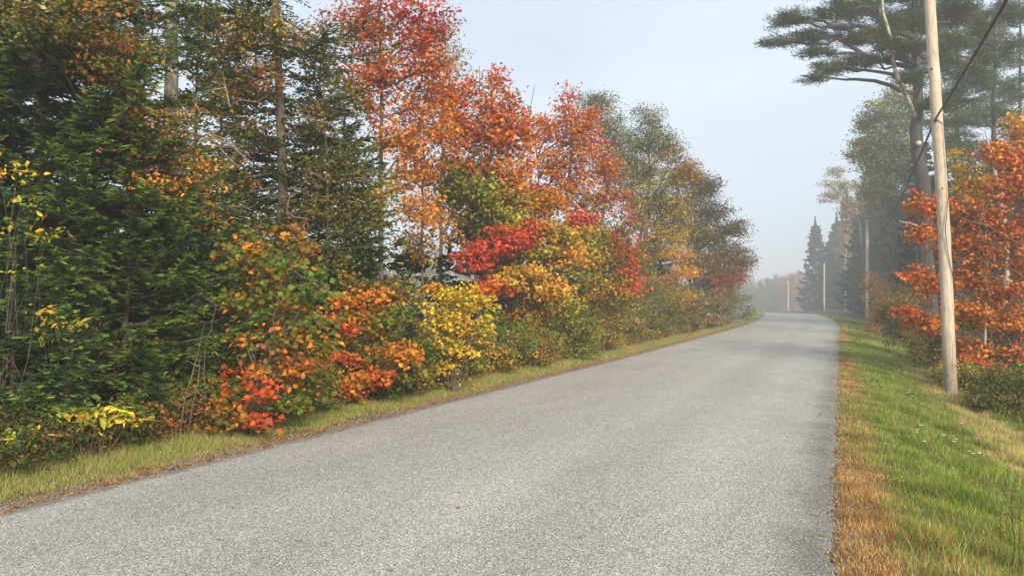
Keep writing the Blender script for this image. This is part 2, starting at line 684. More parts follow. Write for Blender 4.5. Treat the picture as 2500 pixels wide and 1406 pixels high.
def decid(name, label, cat, px, d, blobs, tr=.10, path=None, group=None, bark=None, leaf='simple', ls=.10, rs=.28, per=26,
          seed=1, bush=False, stems=1, dens=1.0, upness=.6, jit=.5, parts=('trunk', 'crown'), z0=.25, flat=.45, gx=None, mute=.30):
    """A broad-leaved tree or bush. blobs: (px, py, rx, ry, palette[, depth offset[, density]]) in photo pixels at depth d."""
    rng = np.random.RandomState(seed)
    if leaf == 'simple' and 13 < d < 25:
        leaf = 'maple'
        ls = ls * 1.05
    b = base(px, d) if gx is None else gx
    root = thing(name, label, cat, b, group)
    wood, fol = Geo(), Geo()
    ls *= .86
    k = d / F
    bl = []
    for q in blobs:
        bx, by, rx, ry, pal = q[:5]
        dd = q[5] if len(q) > 5 else 0
        de = q[6] if len(q) > 6 else 1
        c = P(bx, by, d + dd)
        bl.append((c, rx * k, ry * k, pal, de))
    top = max(c[2] + ry * .7 for c, rx, ry, _, _ in bl)
    side = np.array([math.cos(YAW), math.sin(YAW), 0])
    fwd = np.array([-math.sin(YAW), math.cos(YAW), 0])
    trunks = []
    if not bush:
        if path:
            tp = [b] + [P(x, y, d) for x, y in path]
        else:
            hi = max(bl, key=lambda q: q[0][2])[0]
            t_ = np.array([b[0] * .4 + hi[0] * .6, b[1] * .4 + hi[1] * .6, top])
            tp = [b] + [b + (t_ - b) * f + rng.normal(size=3) * .012 * (top - b[2]) * np.array([1, 1, 0]) for f in (.2, .4, .6, .8)] + [t_]
        tp = np.array(tp)
        # resample
        tt = np.linspace(0, len(tp) - 1, 14)
        tp = np.stack([np.interp(tt, np.arange(len(tp)), tp[:, j]) for j in range(3)], 1)
        tp[1:-1, :2] += rng.normal(size=(12, 2)) * tr * .25
        f = np.linspace(0, 1, 14)
        rad = tr * .85 * (1 - .85 * f ** 1.1)
        rad[0] *= 1.35
        tp0 = tp.copy()
        tp0[0, 2] -= .15
        wood.tube(tp0, rad, 9, cap=True, rough=.08, rng=rng)
        trunks.append(tp)
        for _ in range(stems - 1):
            q = tp + np.linspace(0, 1, 14)[:, None] * np.array([rng.uniform(-1, 1), rng.uniform(-1, 1), 0]) * .22 * (top - b[2])
            q[0] += [rng.uniform(-.15, .15), rng.uniform(-.1, .1), -.1]
            wood.tube(q, rad * .65, 6)
            trunks.append(q)
    for ci, (c, rx, ry, pal, de) in enumerate(bl):
        rd = (rx * .9 + .2) if not bush else rx * .75
        if bush:
            p0 = b + np.array([rng.uniform(-.25, .25), rng.uniform(-.2, .2), -.08]) * max(.4, rx)
            lim = curve(p0, c + np.array([0, 0, ry * .3]), rng, 7, .05)
            r0 = tr * rng.uniform(.4, .75)
        else:
            tp = trunks[rng.randint(len(trunks))]
            hd = np.linalg.norm((c - tp[-1])[:2])
            zz = c[2] - .25 * ry - .55 * np.linalg.norm((c - tp[min(7, len(tp) - 1)])[:2])
            zz = np.clip(zz, b[2] + z0 * (top - b[2]), tp[-1][2] - .05 * (top - b[2]))
            i = int(np.argmin(abs(tp[:, 2] - zz)))
            lim = curve(tp[i], c, rng, 7, .05, .04)
            r0 = min(tr * .45, tr * (1 - .85 * (i / 13.0)) * .8)
        wood.tube(lim, np.linspace(r0, r0 * .25, 7), 5)
        area = (rx * ry + rx * rd + ry * rd) / 3 * math.pi
        n = int(max(3, de * dens * (3.3 if not bush else 2.6) * area / rs ** 2))
        q = rng.normal(size=(n, 3))
        q = unit(q) * (rng.uniform(0, 1, (n, 1)) ** .45)
        hole = wob(q[:, 0] * 3 + ci, q[:, 2] * 3 + q[:, 1] * 2, 1.6) + rng.normal(size=n) * .25
        q = q[hole > -.45]
        sc = c + side * (q[:, :1] * rx) + fwd * (q[:, 1:2] * rd) + np.array([0, 0, 1.]) * (q[:, 2:3] * ry)
        gz = zg(sc[:, 0], sc[:, 1])
        sc = sc[sc[:, 2] > gz + .08]
        n = len(sc)
        if n == 0:
            continue
        # twigs from limb to each spray
        li = np.clip((rng.uniform(.45, 1, n) * 6).astype(int), 0, 6)
        for j in range(n):
            if j % 3 == 0:
                s0 = lim[li[j]]
                mid = (s0 + sc[j]) / 2 + rng.normal(size=3) * .05 * rx
                mid[2] += .03 * rx
                tw = max(.0035, r0 * .13)
                wood.tube([s0, mid, sc[j]], [tw * 1.6, tw, tw * .6], 3)
        pc = pick(rng, pal, n)
        cnt = rng.poisson(per, n) + 2
        idx = np.repeat(np.arange(n), cnt)
        m = len(idx)
        off = rng.normal(size=(m, 3)) * rs * np.array([.54, .54, .54 * flat])
        out = unit(sc - np.array([b[0], b[1], c[2] - ry]))
        off += out[idx] * (rng.uniform(-.6, .9, (m, 1)) * rs * .7)
        pos = sc[idx] + off
        keep = pos[:, 2] > zg(pos[:, 0], pos[:, 1]) + .03
        pos, idx = pos[keep], idx[keep]
        m = len(idx)
        lc = pc[idx]
        mixc = pick(rng, pal, m)
        sw = rng.uniform(size=m) < jit * .5
        lc[sw] = mixc[sw]
        if mute:
            mm = (rng.uniform(size=m) < mute)[:, None] * rng.uniform(.35, .85, (m, 1))
            lc = lc * (1 - mm) + np.array([.115, .085, .020]) * mm
        put_leaves(fol, rng, pos, ls, lc, leaf, upness)
    wood.build(parts[0], bark or M_bark, root, True)
    if fol.n:
        fol.build(parts[1], M_leaf, root)
    return root


KITE = ([(0, 0, 0), (.5, .35, 0), (0, 1, 0), (-.5, .35, 0)], [(0, 1, 2, 3)])
KITE2 = ([(0, 0, 0), (.5, .30, 0), (.42, .8, 0), (0, 1, 0), (-.42, .8, 0), (-.5, .30, 0),
          (0, 0, 0), (0, .30, .5), (0, .8, .42), (0, 1, 0), (0, .8, -.42), (0, .30, -.5)], [tuple(range(6)), tuple(range(6, 12))])


def shoots(g, rng, pos, dr, ln, wd, col, up=np.array([0, 0, 1.])):
    n = len(pos)
    dr = unit(dr)
    x = unit(np.cross(dr, up + rng.normal(size=(n, 3)) * .35))
    z = np.cross(x, dr)
    k = 12
    c0 = col * rng.uniform(.75, 1.25, (n, 1))
    cc = np.repeat(c0[:, None], k, 1)
    g.inst(KITE2[0], KITE2[1], pos, x * wd, dr * ln, z * wd, np.clip(cc, .003, .8))


def conifer(name, label, cat, px, d, top_py=None, H=None, R=2.0, z0=.5, group=None, seed=1, col=(.035, .085, .03), tip=(.09, .18, .05),
            gap=.42, droop=.18, upt=.22, sl=.09, sw=.024, ls=.075, az=None, thin=1.0, bark=None, tr=None, shape=.85, dens=1.0, lean=0, shsp=.5,
            dead=0, rmin=.15, pos=None, deadcol=None, skip=None, flatness=.35):
    rng = np.random.RandomState(seed)
    gap *= .62
    sw *= 1.25
    ls *= .8
    thin = min(1, thin * 1.25)
    b = base(px, d) if pos is None else np.array(pos, float)
    if H is None:
        H = P(px, top_py, d)[2] - b[2]
    root = thing(name, label, cat, b, group)
    wood, fol = Geo(), Geo()
    tr = tr or .012 * H + .03
    n = 12
    f = np.linspace(0, 1, n)
    tp = b + np.stack([np.cumsum(rng.normal(size=n)) * .01 * H * .3 + lean * f * H, np.cumsum(rng.normal(size=n)) * .01 * H * .3, f * H], 1)
    tp[0] = b - [0, 0, .15]
    wood.tube(tp, tr * (1 - f * .93), 9, cap=True, rough=.06, rng=rng)
    z = z0
    P_, D_, C_, ph = [], [], [], rng.uniform(0, 6)
    col, tip = np.array(col) * .92, np.array(tip)
    while z < H * .95:
        fr = z / H
        L0 = R * (1 - fr) ** shape + rmin
        for _ in range(rng.randint(3, 6) if thin > .7 else rng.randint(2, 4)):
            ph += 2.4 + rng.uniform(-.4, .4)
            if az is not None and not az(ph % (2 * math.pi), z):
                continue
            if skip is not None and rng.uniform() < skip:
                continue
            L = (L0 if fr < .7 else (L0 - rmin) + rmin * (1 - fr) / .3) * rng.uniform(.6, 1.12)
            zz = z + rng.uniform(-.12, .12)
            o = np.array([np.interp(zz, tp[:, 2] - b[2], tp[:, j]) for j in range(2)] + [b[2] + zz])
            dh = np.array([math.cos(ph), math.sin(ph), 0])
            lat = np.array([-dh[1], dh[0], 0])
            m = 9
            t = np.linspace(0, 1, m)
            dz = L * (.12 * t - droop * 2.2 * t * (1 - .35 * t) + upt * t ** 3) if fr < .8 else L * (.35 * t)
            bp = o + dh * (L * t)[:, None] + lat * (rng.normal() * .08 * L * t ** 2)[:, None] + np.array([0, 0, 1.]) * dz[:, None]
            wood.tube(bp[[0, 3, 6, 8]], np.array([1, .6, .3, .12]) * max(.004, .013 * L), 4)
            # laterals
            nl = max(4, int(L / ls * dens))
            tl = rng.uniform(.08 if fr < .7 else .03, 1, nl) ** .8
            sd = np.where(rng.uniform(size=nl) < .5, -1., 1.)
            base_p = np.stack([np.interp(tl, t, bp[:, j]) for j in range(3)], 1)
            ll = (.10 + .36 * L * (1 - tl) * np.minimum(1, tl * 2.2 + .2)) * rng.uniform(.5, 1.1, nl)
            fw = rng.uniform(.5, .95, nl)[:, None]
            ld = unit(dh * fw + lat * sd[:, None] * rng.uniform(.5, 1, (nl, 1)) + np.array([0, 0, 1.]) * rng.uniform(-.20 - flatness * .9, .06 + flatness * .5, (nl, 1)))
            # twig tubes as slim shoots handled by needles; sub-shoots along each lateral
            ns = np.maximum(2, (ll / (sl * shsp)).astype(int) + 1)
            idx = np.repeat(np.arange(nl), ns)
            tt = np.concatenate([np.linspace(0.05, 1, q) for q in ns]) * ll[idx]
            pp = base_p[idx] + ld[idx] * tt[:, None]
            pp[:, 2] -= .18 * tt ** 2
            alt = np.where(np.arange(len(idx)) % 2 == 0, 1., -1.)[:, None]
            perp = unit(np.cross(ld[idx], [0, 0, 1.]))
            sdv = ld[idx] * .8 + perp * alt * rng.uniform(.25, .9, (len(idx), 1)) + rng.normal(size=(len(idx), 3)) * .16 + np.array([0, 0, .22])
            P_.append(pp)
            D_.append(sdv)
            e = np.clip(tt / (ll[idx] + .01), 0, 1) * np.clip(tl[idx] * 1.2, 0, 1)
            e = (e ** 2 * rng.uniform(.3, 1.1, len(e)))[:, None]
            br = rng.uniform(.6, 1.5)
            C_.append((col * (1 - e) + tip * e) * br)
            # needles along the branch itself
            na = max(2, int(L * 2.2 / sl))
            ta = rng.uniform(.08, 1, na)
            pa = np.stack([np.interp(ta, t, bp[:, j]) for j in range(3)], 1)
            P_.append(pa)
            D_.append(np.repeat(dh[None], na, 0) + rng.normal(size=(na, 3)) * .35)
            C_.append(np.repeat(col[None], na, 0))
        z += gap * rng.uniform(.6, 1.3) * (.55 + .6 * (1 - fr))
    # leader: short upswept shoots round the top of the stem
    nl = 60
    tz = rng.uniform(.86, 1.0, nl)
    P_.append(np.stack([np.interp(tz, f, tp[:, j]) for j in range(3)], 1))
    aa = rng.uniform(0, 6.28, nl)
    sp = .55 * (1.02 - tz) / .14 + .05
    D_.append(np.stack([np.cos(aa) * sp, np.sin(aa) * sp, np.ones(nl) * .8], 1))
    C_.append(np.repeat((col * .7 + tip * .3)[None], nl, 0))
    P_.append(tp[-1] + np.stack([np.zeros(4), np.zeros(4), np.arange(4) * sl * .45 - sl * .3], 1))
    D_.append(np.repeat([[.02, 0, 1.]], 4, 0))
    C_.append(np.repeat(col[None], 4, 0))
    pp, dd, cc = np.concatenate(P_), np.concatenate(D_), np.concatenate(C_)
    if thin < 1:
        kp = rng.uniform(size=len(pp)) < thin
        pp, dd, cc = pp[kp], dd[kp], cc[kp]
    kp = pp[:, 2] > zg(pp[:, 0], pp[:, 1]) + .05
    pp, dd, cc = pp[kp], dd[kp], cc[kp]
    nn = len(pp)
    shoots(fol, rng, pp, dd, sl * rng.uniform(.7, 1.3, (nn, 1)), sw * rng.uniform(.8, 1.2, (nn, 1)), cc)
    wood.build('trunk', bark or M_bark, root, True)
    fol.build('crown', M_needle, root)
    for i in range(dead):
        g = Geo()
        zz = rng.uniform(.25, .8) * min(H, 6.5)
        a = rng.uniform(-.9, 1.3)
        dh = unit(np.array([math.cos(a), math.sin(a) * .6 - .35, rng.uniform(-.35, .1)]))
        L = rng.uniform(.8, 2.1)
        o = np.array([np.interp(zz, tp[:, 2] - b[2], tp[:, j]) for j in range(2)] + [b[2] + zz])
        bp = curve(o, o + dh * L, rng, 8, .10, .08)
        g.tube(bp, np.linspace(.026, .006, 8), 5)
        for q in range(9):
            i0 = rng.randint(2, 8)
            e = bp[i0] + (unit(dh + rng.normal(size=3) * .6)) * rng.uniform(.2, .6)
            g.tube(curve(bp[i0], e, rng, 4, .15), [.006, .004, .003, .002], 3)
        g.build('dead_branch', M_deadw, root, True)
    return root


def bush(label, px, v, ht, wd, pal, seed, leaf='simple', ls=.07, cat='bush', name='bush', group='bushes along the foot of the left wood',
         d=None, dens=1.0, rs=.16, per=22, n=5, spread=.35, mute=.1):
    d = d or dv(px, v)
    rng = np.random.RandomState(seed * 7 + 3)
    b = base(px, d)
    k = F / d
    gy = 742 + (EYE - b[2]) * k
    bl = []
    for i in range(n):
        hx = rng.uniform(-.62, .62) * wd
        hz = ht * rng.uniform(.25, 1.05)
        r = wd * rng.uniform(.13, .34)
        bl.append((px + hx * k, gy - hz * k, r * k, min(r * rng.uniform(.8, 1.7), hz * .8) * k, pal, rng.uniform(-spread, spread) * wd))
    return decid(name, label, cat, px, d, bl, tr=.015, bush=True, leaf=leaf, ls=ls, rs=rs, per=per, seed=seed, dens=dens,
                 parts=('stems', 'foliage'), group=group, bark=M_twig, mute=mute)

# ------------------------------------------------------------------ utility poles and cable
def pole(label, pts, r0, r1, seed, wire=False):
    b = pts[0]
    root = thing('utility_pole', label, 'utility pole', b, 'utility poles along the right side of the road')
    g = Geo()
    rng = np.random.RandomState(seed)
    a = np.array([pts[0] - [0, 0, .3]] + pts[1:])
    f = np.linspace(0, 1, 26)
    t = np.linspace(0, len(a) - 1, 26)
    c = np.stack([np.interp(t, np.arange(len(a)), a[:, j]) for j in range(3)], 1)
    c[1:-1, :2] += rng.normal(size=(24, 2)) * .004
    g.tube(c, r0 + (r1 - r0) * f, 20, cap=True, rough=.012, rng=rng)
    g.build('shaft', M_pole, root, True)
    return root, c


pA = base(2320, 18.0)
pA_top = P(2266, -60, 18.0)
root1, c1 = pole('near bare wooden pole leaning left beside the red maple, its top out of frame', [pA, P(2305, 560, 18.0), pA_top], .140, .112, 3)


def pole_pt(z):
    i = int(np.argmin(abs(c1[:, 2] - z)))
    return c1[i]


# ground wire hanging loosely down the near pole, with its clamps
g = Geo()
toc = unit(CAMP - pole_pt(5) + np.array([.9, 0, 0]))
toc[2] = 0
wp = [P(2288, 292, 17.86), P(2306, 305, 17.84), P(2311, 380, 17.83), P(2316, 470, 17.83), P(2308, 560, 17.83), P(2313, 610, 17.83), P(2329, 690, 17.83)]
g.tube(np.array(wp), .009, 5)
g.build('ground_wire', M_cable, root1, True)
g = Geo()
q = P(2287, 291, 17.83)
g.tube([q + [0, .1, -.04], q + [0, -.05, -.04], q + [0, -.05, .05]], .02, 6, cap=True)
g.build('cable_clamp', M_metal, root1, True)

pB = base(2117, 70)
topB = P(2117, 537, 70)
rootB, cB = pole('weathered grey pole before the dark pines, second nearest of the row', [pB, topB], .155, .12, 4)
pC = base(2012, 150)
rootC, cC = pole('thin foggy pole in front of the far dark spruces, left of the white birch', [pC, P(2012, 643, 150)], .15, .12, 5)
pD = base(1924, 200)
rootD, cD = pole('pale sunlit pole alone against the misty far woods beyond the crest', [pD, P(1924, 686, 200)], .17, .14, 6)
pE = base(1880, 262)
rootE, cE = pole('faintest farthest pole, barely visible in the mist beyond the crest', [pE, P(1880, 722, 262)], .17, .14, 7)
for rt, top in ((rootB, topB),):
    g = Geo()
    g.tube([top + [-.2, 0, -.35], top + [.2, 0, -.35]], .04, 6, cap=True)
    g.build('bolt', M_metal, rt)


def cable(pts, r=.022):
    g = Geo()
    rng = np.random.RandomState(8)
    out = []
    for (a, b, s) in pts:
        t = np.linspace(0, 1, 40)[:, None]
        c = a + (b - a) * t
        c[:, 2] -= s * 4 * (t * (1 - t))[:, 0]
        out.append(c if not out else c[1:])
    c = np.concatenate(out)
    g.tube(c, r, 6)
    # lashing wire wound round it
    n = len(c) * 14
    t = np.linspace(0, len(c) - 1, n)
    cc = np.stack([np.interp(t, np.arange(len(c)), c[:, j]) for j in range(3)], 1)
    L = np.cumsum(np.r_[0, np.linalg.norm(np.diff(cc, axis=0), axis=1)])
    cc[:, 0] += .026 * np.cos(L * 14)
    cc[:, 2] += .026 * np.sin(L * 14)
    g.tube(cc, .006, 3)
    return g


att = P(2284, 291, 17.8)
attB = P(2113, 612, 69.8)
prev = np.array([2.35, -36.0, 7.6])
o = cable([(prev, att, .85), (att, attB, .75)]).build('overhead_cable', M_cable, None, True)
tag(o, 'black twisted overhead cable running from the upper right corner past the near leaning pole', 'cable')

# ------------------------------------------------------------------ left wood: tall trees
LT = 'tall trees of the left wood'
conifer('spruce_tree', 'dense dark green spruce filling the left edge, its boughs reaching the grass', 'spruce', 95, 11.2, H=9.6, R=3.0, z0=.35,
        group=LT, seed=11, ls=.060, gap=.23, sl=.085, sw=.0125, shsp=.27, col=(.034, .076, .016), tip=(.24, .33, .055), droop=.12, upt=.24, tr=.10, shape=.55, rmin=.4)
conifer('spruce_tree', 'spruce bough filling the extreme left edge beneath the climbing yellow shoots', 'spruce', -30, 9.9, H=3.6, R=1.6, z0=.3, group=LT, seed=114,
        ls=.06, gap=.22, sl=.08, sw=.0125, shsp=.27, col=(.028, .066, .026), tip=(.15, .25, .06), tr=.04, shape=.45, rmin=.35, droop=.12)
conifer('spruce_tree', 'bluish dark spruce cut off by the left frame edge', 'spruce', -95, 11.6, H=9.0, R=2.2, z0=.5, group=LT, seed=12, ls=.08,
        gap=.28, sl=.085, sw=.014, shsp=.3, col=(.026, .066, .030), tip=(.11, .21, .07), tr=.10, shape=.5, rmin=.4)
conifer('spruce_tree', 'young bright green spruce with boughs above the yellow leafed shrub', 'spruce', 300, 10.6, H=4.3, R=2.25, z0=.45, group=LT, seed=13,
        ls=.06, gap=.24, sl=.08, sw=.0125, shsp=.27, col=(.042, .09, .016), tip=(.28, .37, .05), tr=.05, shape=.55, rmin=.35, droop=.12)
conifer('spruce_tree', 'small low spruce at the far left with boughs just above the brown weeds', 'spruce', 30, 8.9, H=2.1, R=1.35, z0=.3, group=LT, seed=113,
        ls=.06, gap=.24, sl=.08, sw=.0125, shsp=.27, col=(.034, .08, .024), tip=(.22, .33, .07), tr=.04, shape=.5, rmin=.3, droop=.1)
conifer('spruce_tree', 'tall old spruce with lichen pale trunk and long bare dead limbs', 'spruce', 408, 12.6, H=13, R=1.1, z0=3.2, group=LT, seed=14,
        thin=.45, gap=.55, col=(.05, .075, .018), tip=(.13, .15, .03), bark=M_lichen_lit, tr=.175, dead=30, shape=.3, skip=.75)
conifer('spruce_tree', 'slim dark spruce with thin reddish trunk between the two big spruces', 'spruce', 325, 15.5, H=12, R=1.3, z0=3.4, group=LT, seed=15,
        thin=.7, gap=.6, col=(.02, .05, .02), tip=(.05, .09, .03), tr=.075, dead=8, skip=.4)
conifer('fir_tree', 'tall lacy fir with straight grey trunk and drooping green boughs', 'fir', 700, 14.2, H=14, R=2.35, z0=1.4, group=LT, seed=16,
        thin=.62, gap=.42, col=(.048, .08, .017), tip=(.17, .20, .035), tr=.12, dead=16, sw=.018, shape=.40, skip=.18, droop=.22)
conifer('fir_tree', 'half bare fir seen between the lichen spruce and the lacy fir', 'fir', 575, 16.5, H=12, R=1.9, z0=1.2, group=LT, seed=17,
        thin=.55, gap=.42, col=(.055, .08, .02), tip=(.17, .19, .035), tr=.09, dead=6, shape=.5, skip=.3)
conifer('fir_tree', 'full green fir filling the space between the lichen trunk and the lacy fir', 'fir', 610, 15.2, top_py=150, R=1.8, z0=1.0, group=LT,
        seed=118, gap=.34, thin=.8, col=(.038, .075, .02), tip=(.15, .20, .04), tr=.05, shape=.6, sw=.018)
conifer('fir_tree', 'green fir with golden tinged boughs just right of the lacy fir trunk', 'fir', 775, 15.4, top_py=120, R=1.7, z0=1.0, group=LT,
        seed=119, gap=.34, thin=.8, col=(.040, .07, .018), tip=(.17, .19, .035), tr=.05, shape=.55, sw=.018)
conifer('spruce_tree', 'compact dark spruce with pointed bough tips left of the first red maple', 'spruce', 830, 14.6, top_py=300, R=1.45, z0=.9, group=LT,
        seed=18, gap=.30, thin=.85, col=(.03, .075, .022), tip=(.12, .20, .05), tr=.06, shape=.5)
conifer('fir_tree', 'dark fir behind the gap between the lacy fir and the first maple', 'fir', 480, 18.0, H=11, R=1.6, z0=.8, group=LT, seed=19,
        thin=.6, gap=.5, col=(.025, .055, .02), tip=(.07, .10, .03), tr=.08, skip=.3, shape=.5)

O = 'orange:3 deeporange:2 olive:2 gold:1'
decid('maple_tree', 'slender tree with sparse small orange leaves behind the big left spruce', 'maple', 352, 12.0,
      [(250, 40, 90, 50, 'olive:4 rust:3 orange:1', -2.2), (130, 60, 90, 40, 'olive:4 rust:2 dgreen:2', -2.6), (350, 110, 35, 50, 'olive:3 orange:1', -1), (270, 170, 60, 45, 'rust:2 orange:2 olive:3', -2),
       (330, 250, 50, 50, O, -1.2), (330, 330, 55, 55, O, -1.5), (410, 380, 70, 60, O, -1), (430, 470, 75, 45, 'orange:4 lorange:2 deeporange:1', -1.2), (510, 420, 60, 50, 'gold:2 olive:3 orange:1', -1), (490, 520, 60, 40, 'orange:2 gold:2 olive:2', -.8),
       (350, 450, 40, 40, O, -1.4), (470, 300, 50, 50, 'olive:3 gold:1 rust:1', -1), (300, 110, 45, 45, 'olive:3 rust:3 orange:1', -2), (50, 40, 60, 50, 'olive:4 pale:2 yg:1', -2.8)],
      tr=.05, group=LT, seed=21, ls=.075, per=20, rs=.22, dens=.75, path=[(345, 500), (340, 200), (330, -60)])
decid('poplar_tree', 'thin tree with tiny olive gold leaves between the two fir trunks', 'tree', 540, 13.8,
      [(500, 60, 80, 60, 'olive:4 gold:1 dolive:2'), (590, 120, 70, 60, 'olive:3 gold:2'), (640, 60, 60, 60, 'gold:2 olive:3'), (560, 230, 70, 60, 'olive:3 gold:1 rust:1'),
       (600, 330, 60, 50, 'olive:2 rust:2'), (520, 170, 60, 50, 'olive:3 dolive:2'), (640, 200, 50, 50, 'rust:2 olive:2 pinkred:1'), (560, 440, 70, 50, 'olive:3 rust:1')],
      tr=.04, group=LT, seed=22, ls=.07, per=20, rs=.22, dens=1.0, mute=.2, path=[(545, 400), (530, 100), (525, -60)])
decid('birch_tree', 'slender olive leaved tree between the lacy fir and the red topped maple', 'tree', 800, 13.8,
      [(780, 150, 60, 50, 'olive:3 rust:1 dolive:2'), (840, 250, 50, 50, 'olive:3 dolive:2'), (760, 300, 60, 50, 'olive:3 dolive:2 rust:1'), (850, 380, 60, 50, 'dolive:3 olive:2'), (780, 420, 60, 50, 'olive:3 dolive:2 gold:1'),
       (900, 440, 50, 40, 'dolive:2 olive:3'), (830, 510, 70, 50, 'olive:2 dolive:3'), (740, 520, 60, 50, 'dolive:3 olive:2 rust:1'), (880, 560, 60, 40, 'dolive:3 olive:1'), (930, 500, 50, 40, 'gold:2 olive:3'), (700, 620, 70, 40, 'olive:3 dolive:2'), (640, 560, 60, 40, 'olive:3 dolive:2'), (800, 640, 70, 40, 'olive:3 dolive:2 rust:1'), (700, 80, 60, 50, 'olive:3 gold:1', 0, .6)],
      tr=.04, group=LT, seed=122, ls=.07, per=20, rs=.22, dens=1.0, mute=.2, path=[(800, 400), (790, 200), (785, 60)])
decid('maple_tree', 'tall red topped maple with slender grey trunk right of the lacy fir', 'maple', 932, 19.0,
      [(900, 40, 70, 55, 'red:2 deeporange:3 olive:1'), (1000, 30, 45, 50, 'red:3 crimson:1 pinkred:1'), (1010, 110, 60, 50, 'red:3 pinkred:2 deeporange:1'), (1050, 60, 50, 45, 'red:3 crimson:1'),
       (900, 120, 60, 50, 'red:2 deeporange:3 orange:1'), (890, 190, 60, 50, 'red:2 orange:3 deeporange:2'), (960, 190, 60, 45, 'red:3 orange:2 deeporange:2'),
       (1050, 170, 60, 60, 'red:2 orange:3 deeporange:1'), (900, 260, 50, 40, 'deeporange:3 red:2'), (1000, 270, 50, 50, 'orange:3 red:1 deeporange:1'),
       (960, 340, 60, 40, 'deeporange:2 orange:2 lorange:2'), (1010, 360, 50, 50, 'orange:3 lorange:1'), (990, 430, 55, 45, 'orange:3 lorange:1 deeporange:1'),
       (1020, 510, 50, 40, 'orange:2 lorange:2'), (820, 60, 60, 60, 'deeporange:2 red:1 olive:1', 1, .6), (740, 100, 50, 50, 'red:2 deeporange:1', 1.5, .6), (1070, 300, 40, 60, 'orange:3 red:1')],
      tr=.085, group=LT, seed=23, flat=.85, ls=.11, per=22, rs=.27, dens=.85, path=[(930, 500), (932, 250), (925, 60), (935, -80)])
decid('maple_tree', 'orange leaved maple behind the red topped maple, thin dark trunk', 'maple', 1032, 20.5,
      [(1040, 240, 60, 50, 'orange:2 deeporange:3'), (1090, 330, 50, 50, 'orange:3 deeporange:1'), (1010, 330, 50, 50, 'lorange:1 orange:2'), (1040, 430, 60, 50, 'deeporange:2 orange:3'),
       (1050, 520, 60, 40, 'orange:3 lorange:2'), (1090, 220, 45, 50, 'orange:2 red:2'), (1020, 600, 60, 35, 'gold:2 orange:2 olive:2')],
      tr=.05, group=LT, seed=24, flat=.85, ls=.11, per=20, rs=.27, dens=.7, path=[(1030, 500), (1036, 200)])
decid('poplar_tree', 'pale grey green poplar rising behind the tall red topped maple', 'poplar', 1075, 29,
      [(1085, 90, 35, 45, 'pale:2 ggreen:3'), (1110, 150, 35, 50, 'pale:2 ggreen:3'), (1060, 170, 40, 50, 'ggreen:3 pale:1'), (1100, 230, 40, 50, 'ggreen:3 pale:2'), (1050, 90, 30, 40, 'ggreen:2 pale:1')],
      tr=.10, group=LT, seed=25, ls=.11, per=24, rs=.34, dens=.7, path=[(1078, 400), (1085, 60)])
decid('maple_tree', 'bushy orange maple with red upright shoots and green inner leaves', 'maple', 1180, 21.5,
      [(1150, 215, 20, 50, 'red:3 deeporange:2'), (1215, 205, 18, 45, 'red:3 orange:2'), (1190, 270, 30, 40, 'red:2 orange:3'), (1235, 280, 25, 50, 'red:2 orange:3'), (1120, 270, 22, 45, 'orange:3 red:2'), (1175, 480, 60, 40, 'green:2 olive:2 yg:2', -.6), (1120, 440, 40, 40, 'green:2 olive:3', -.5), (1130, 320, 55, 55, 'orange:3 red:2 deeporange:1'), (1200, 330, 60, 60, 'red:2 orange:3 deeporange:1'),
       (1265, 360, 45, 55, 'orange:3 lorange:2 red:1'), (1110, 420, 45, 50, 'orange:3 deeporange:2'), (1170, 420, 65, 50, 'orange:3 deeporange:2 olive:2 red:1'), (1240, 440, 60, 50, 'orange:3 red:1 lorange:1 yg:1'),
       (1110, 480, 65, 50, 'green:3 olive:3 yg:2'), (1200, 510, 70, 50, 'yg:3 olive:2 orange:1'), (1120, 560, 55, 40, 'orange:2 lorange:1 olive:2'),
       (1170, 570, 60, 50, 'olive:3 dgreen:2'), (1270, 300, 25, 40, 'orange:2 red:1'), (1250, 560, 60, 45, 'yg:3 lime:1 gold:1')],
      tr=.09, stems=3, group=LT, seed=26, flat=.85, ls=.125, per=24, rs=.28, dens=1.0)
decid('maple_tree', 'broad maple with scarlet crown top and yellow orange lower boughs', 'maple', 1385, 27.5,
      [(1385, 250, 20, 35, 'red:4 pinkred:2'), (1440, 290, 18, 32, 'red:3 orange:1'), (1330, 290, 16, 28, 'red:3 pinkred:1'), (1390, 290, 35, 30, 'red:3 orange:2'), (1430, 590, 50, 35, 'yg:2 olive:2 green:1', -.6), (1480, 660, 45, 35, 'green:1 olive:3 yg:1', -.6), (1345, 320, 45, 45, 'red:3 pinkred:1 orange:2'), (1410, 320, 50, 45, 'red:2 orange:3'), (1450, 340, 35, 45, 'red:4 orange:1'), (1400, 390, 70, 45, 'orange:3 deeporange:2 red:1'),
       (1475, 410, 45, 45, 'orange:2 deeporange:2 pinkred:1'), (1340, 400, 40, 40, 'orange:3 deeporange:2'), (1390, 450, 60, 40, 'orange:3 pinkred:2 deeporange:1'), (1490, 490, 50, 45, 'deeporange:2 red:2 olive:1'),
       (1435, 500, 50, 40, 'orange:2 olive:2 gold:1'), (1520, 560, 45, 40, 'olive:2 deeporange:2 red:1'), (1500, 620, 60, 40, 'deeporange:2 olive:2 red:1'), (1460, 570, 50, 40, 'olive:3 gold:2'),
       (1535, 650, 30, 35, 'red:3 pinkred:2', -1), (1525, 700, 38, 30, 'red:3 orange:2', -1), (1460, 700, 60, 40, 'yg:2 olive:2 gold:2 orange:1', -1), (1420, 640, 55, 40, 'gold:2 yg:2 orange:1', -1), (1390, 740, 60, 30, 'gold:2 olive:2 orange:1')],
      tr=.13, stems=2, group=LT, seed=27, ls=.145, per=26, rs=.36, dens=1.15)
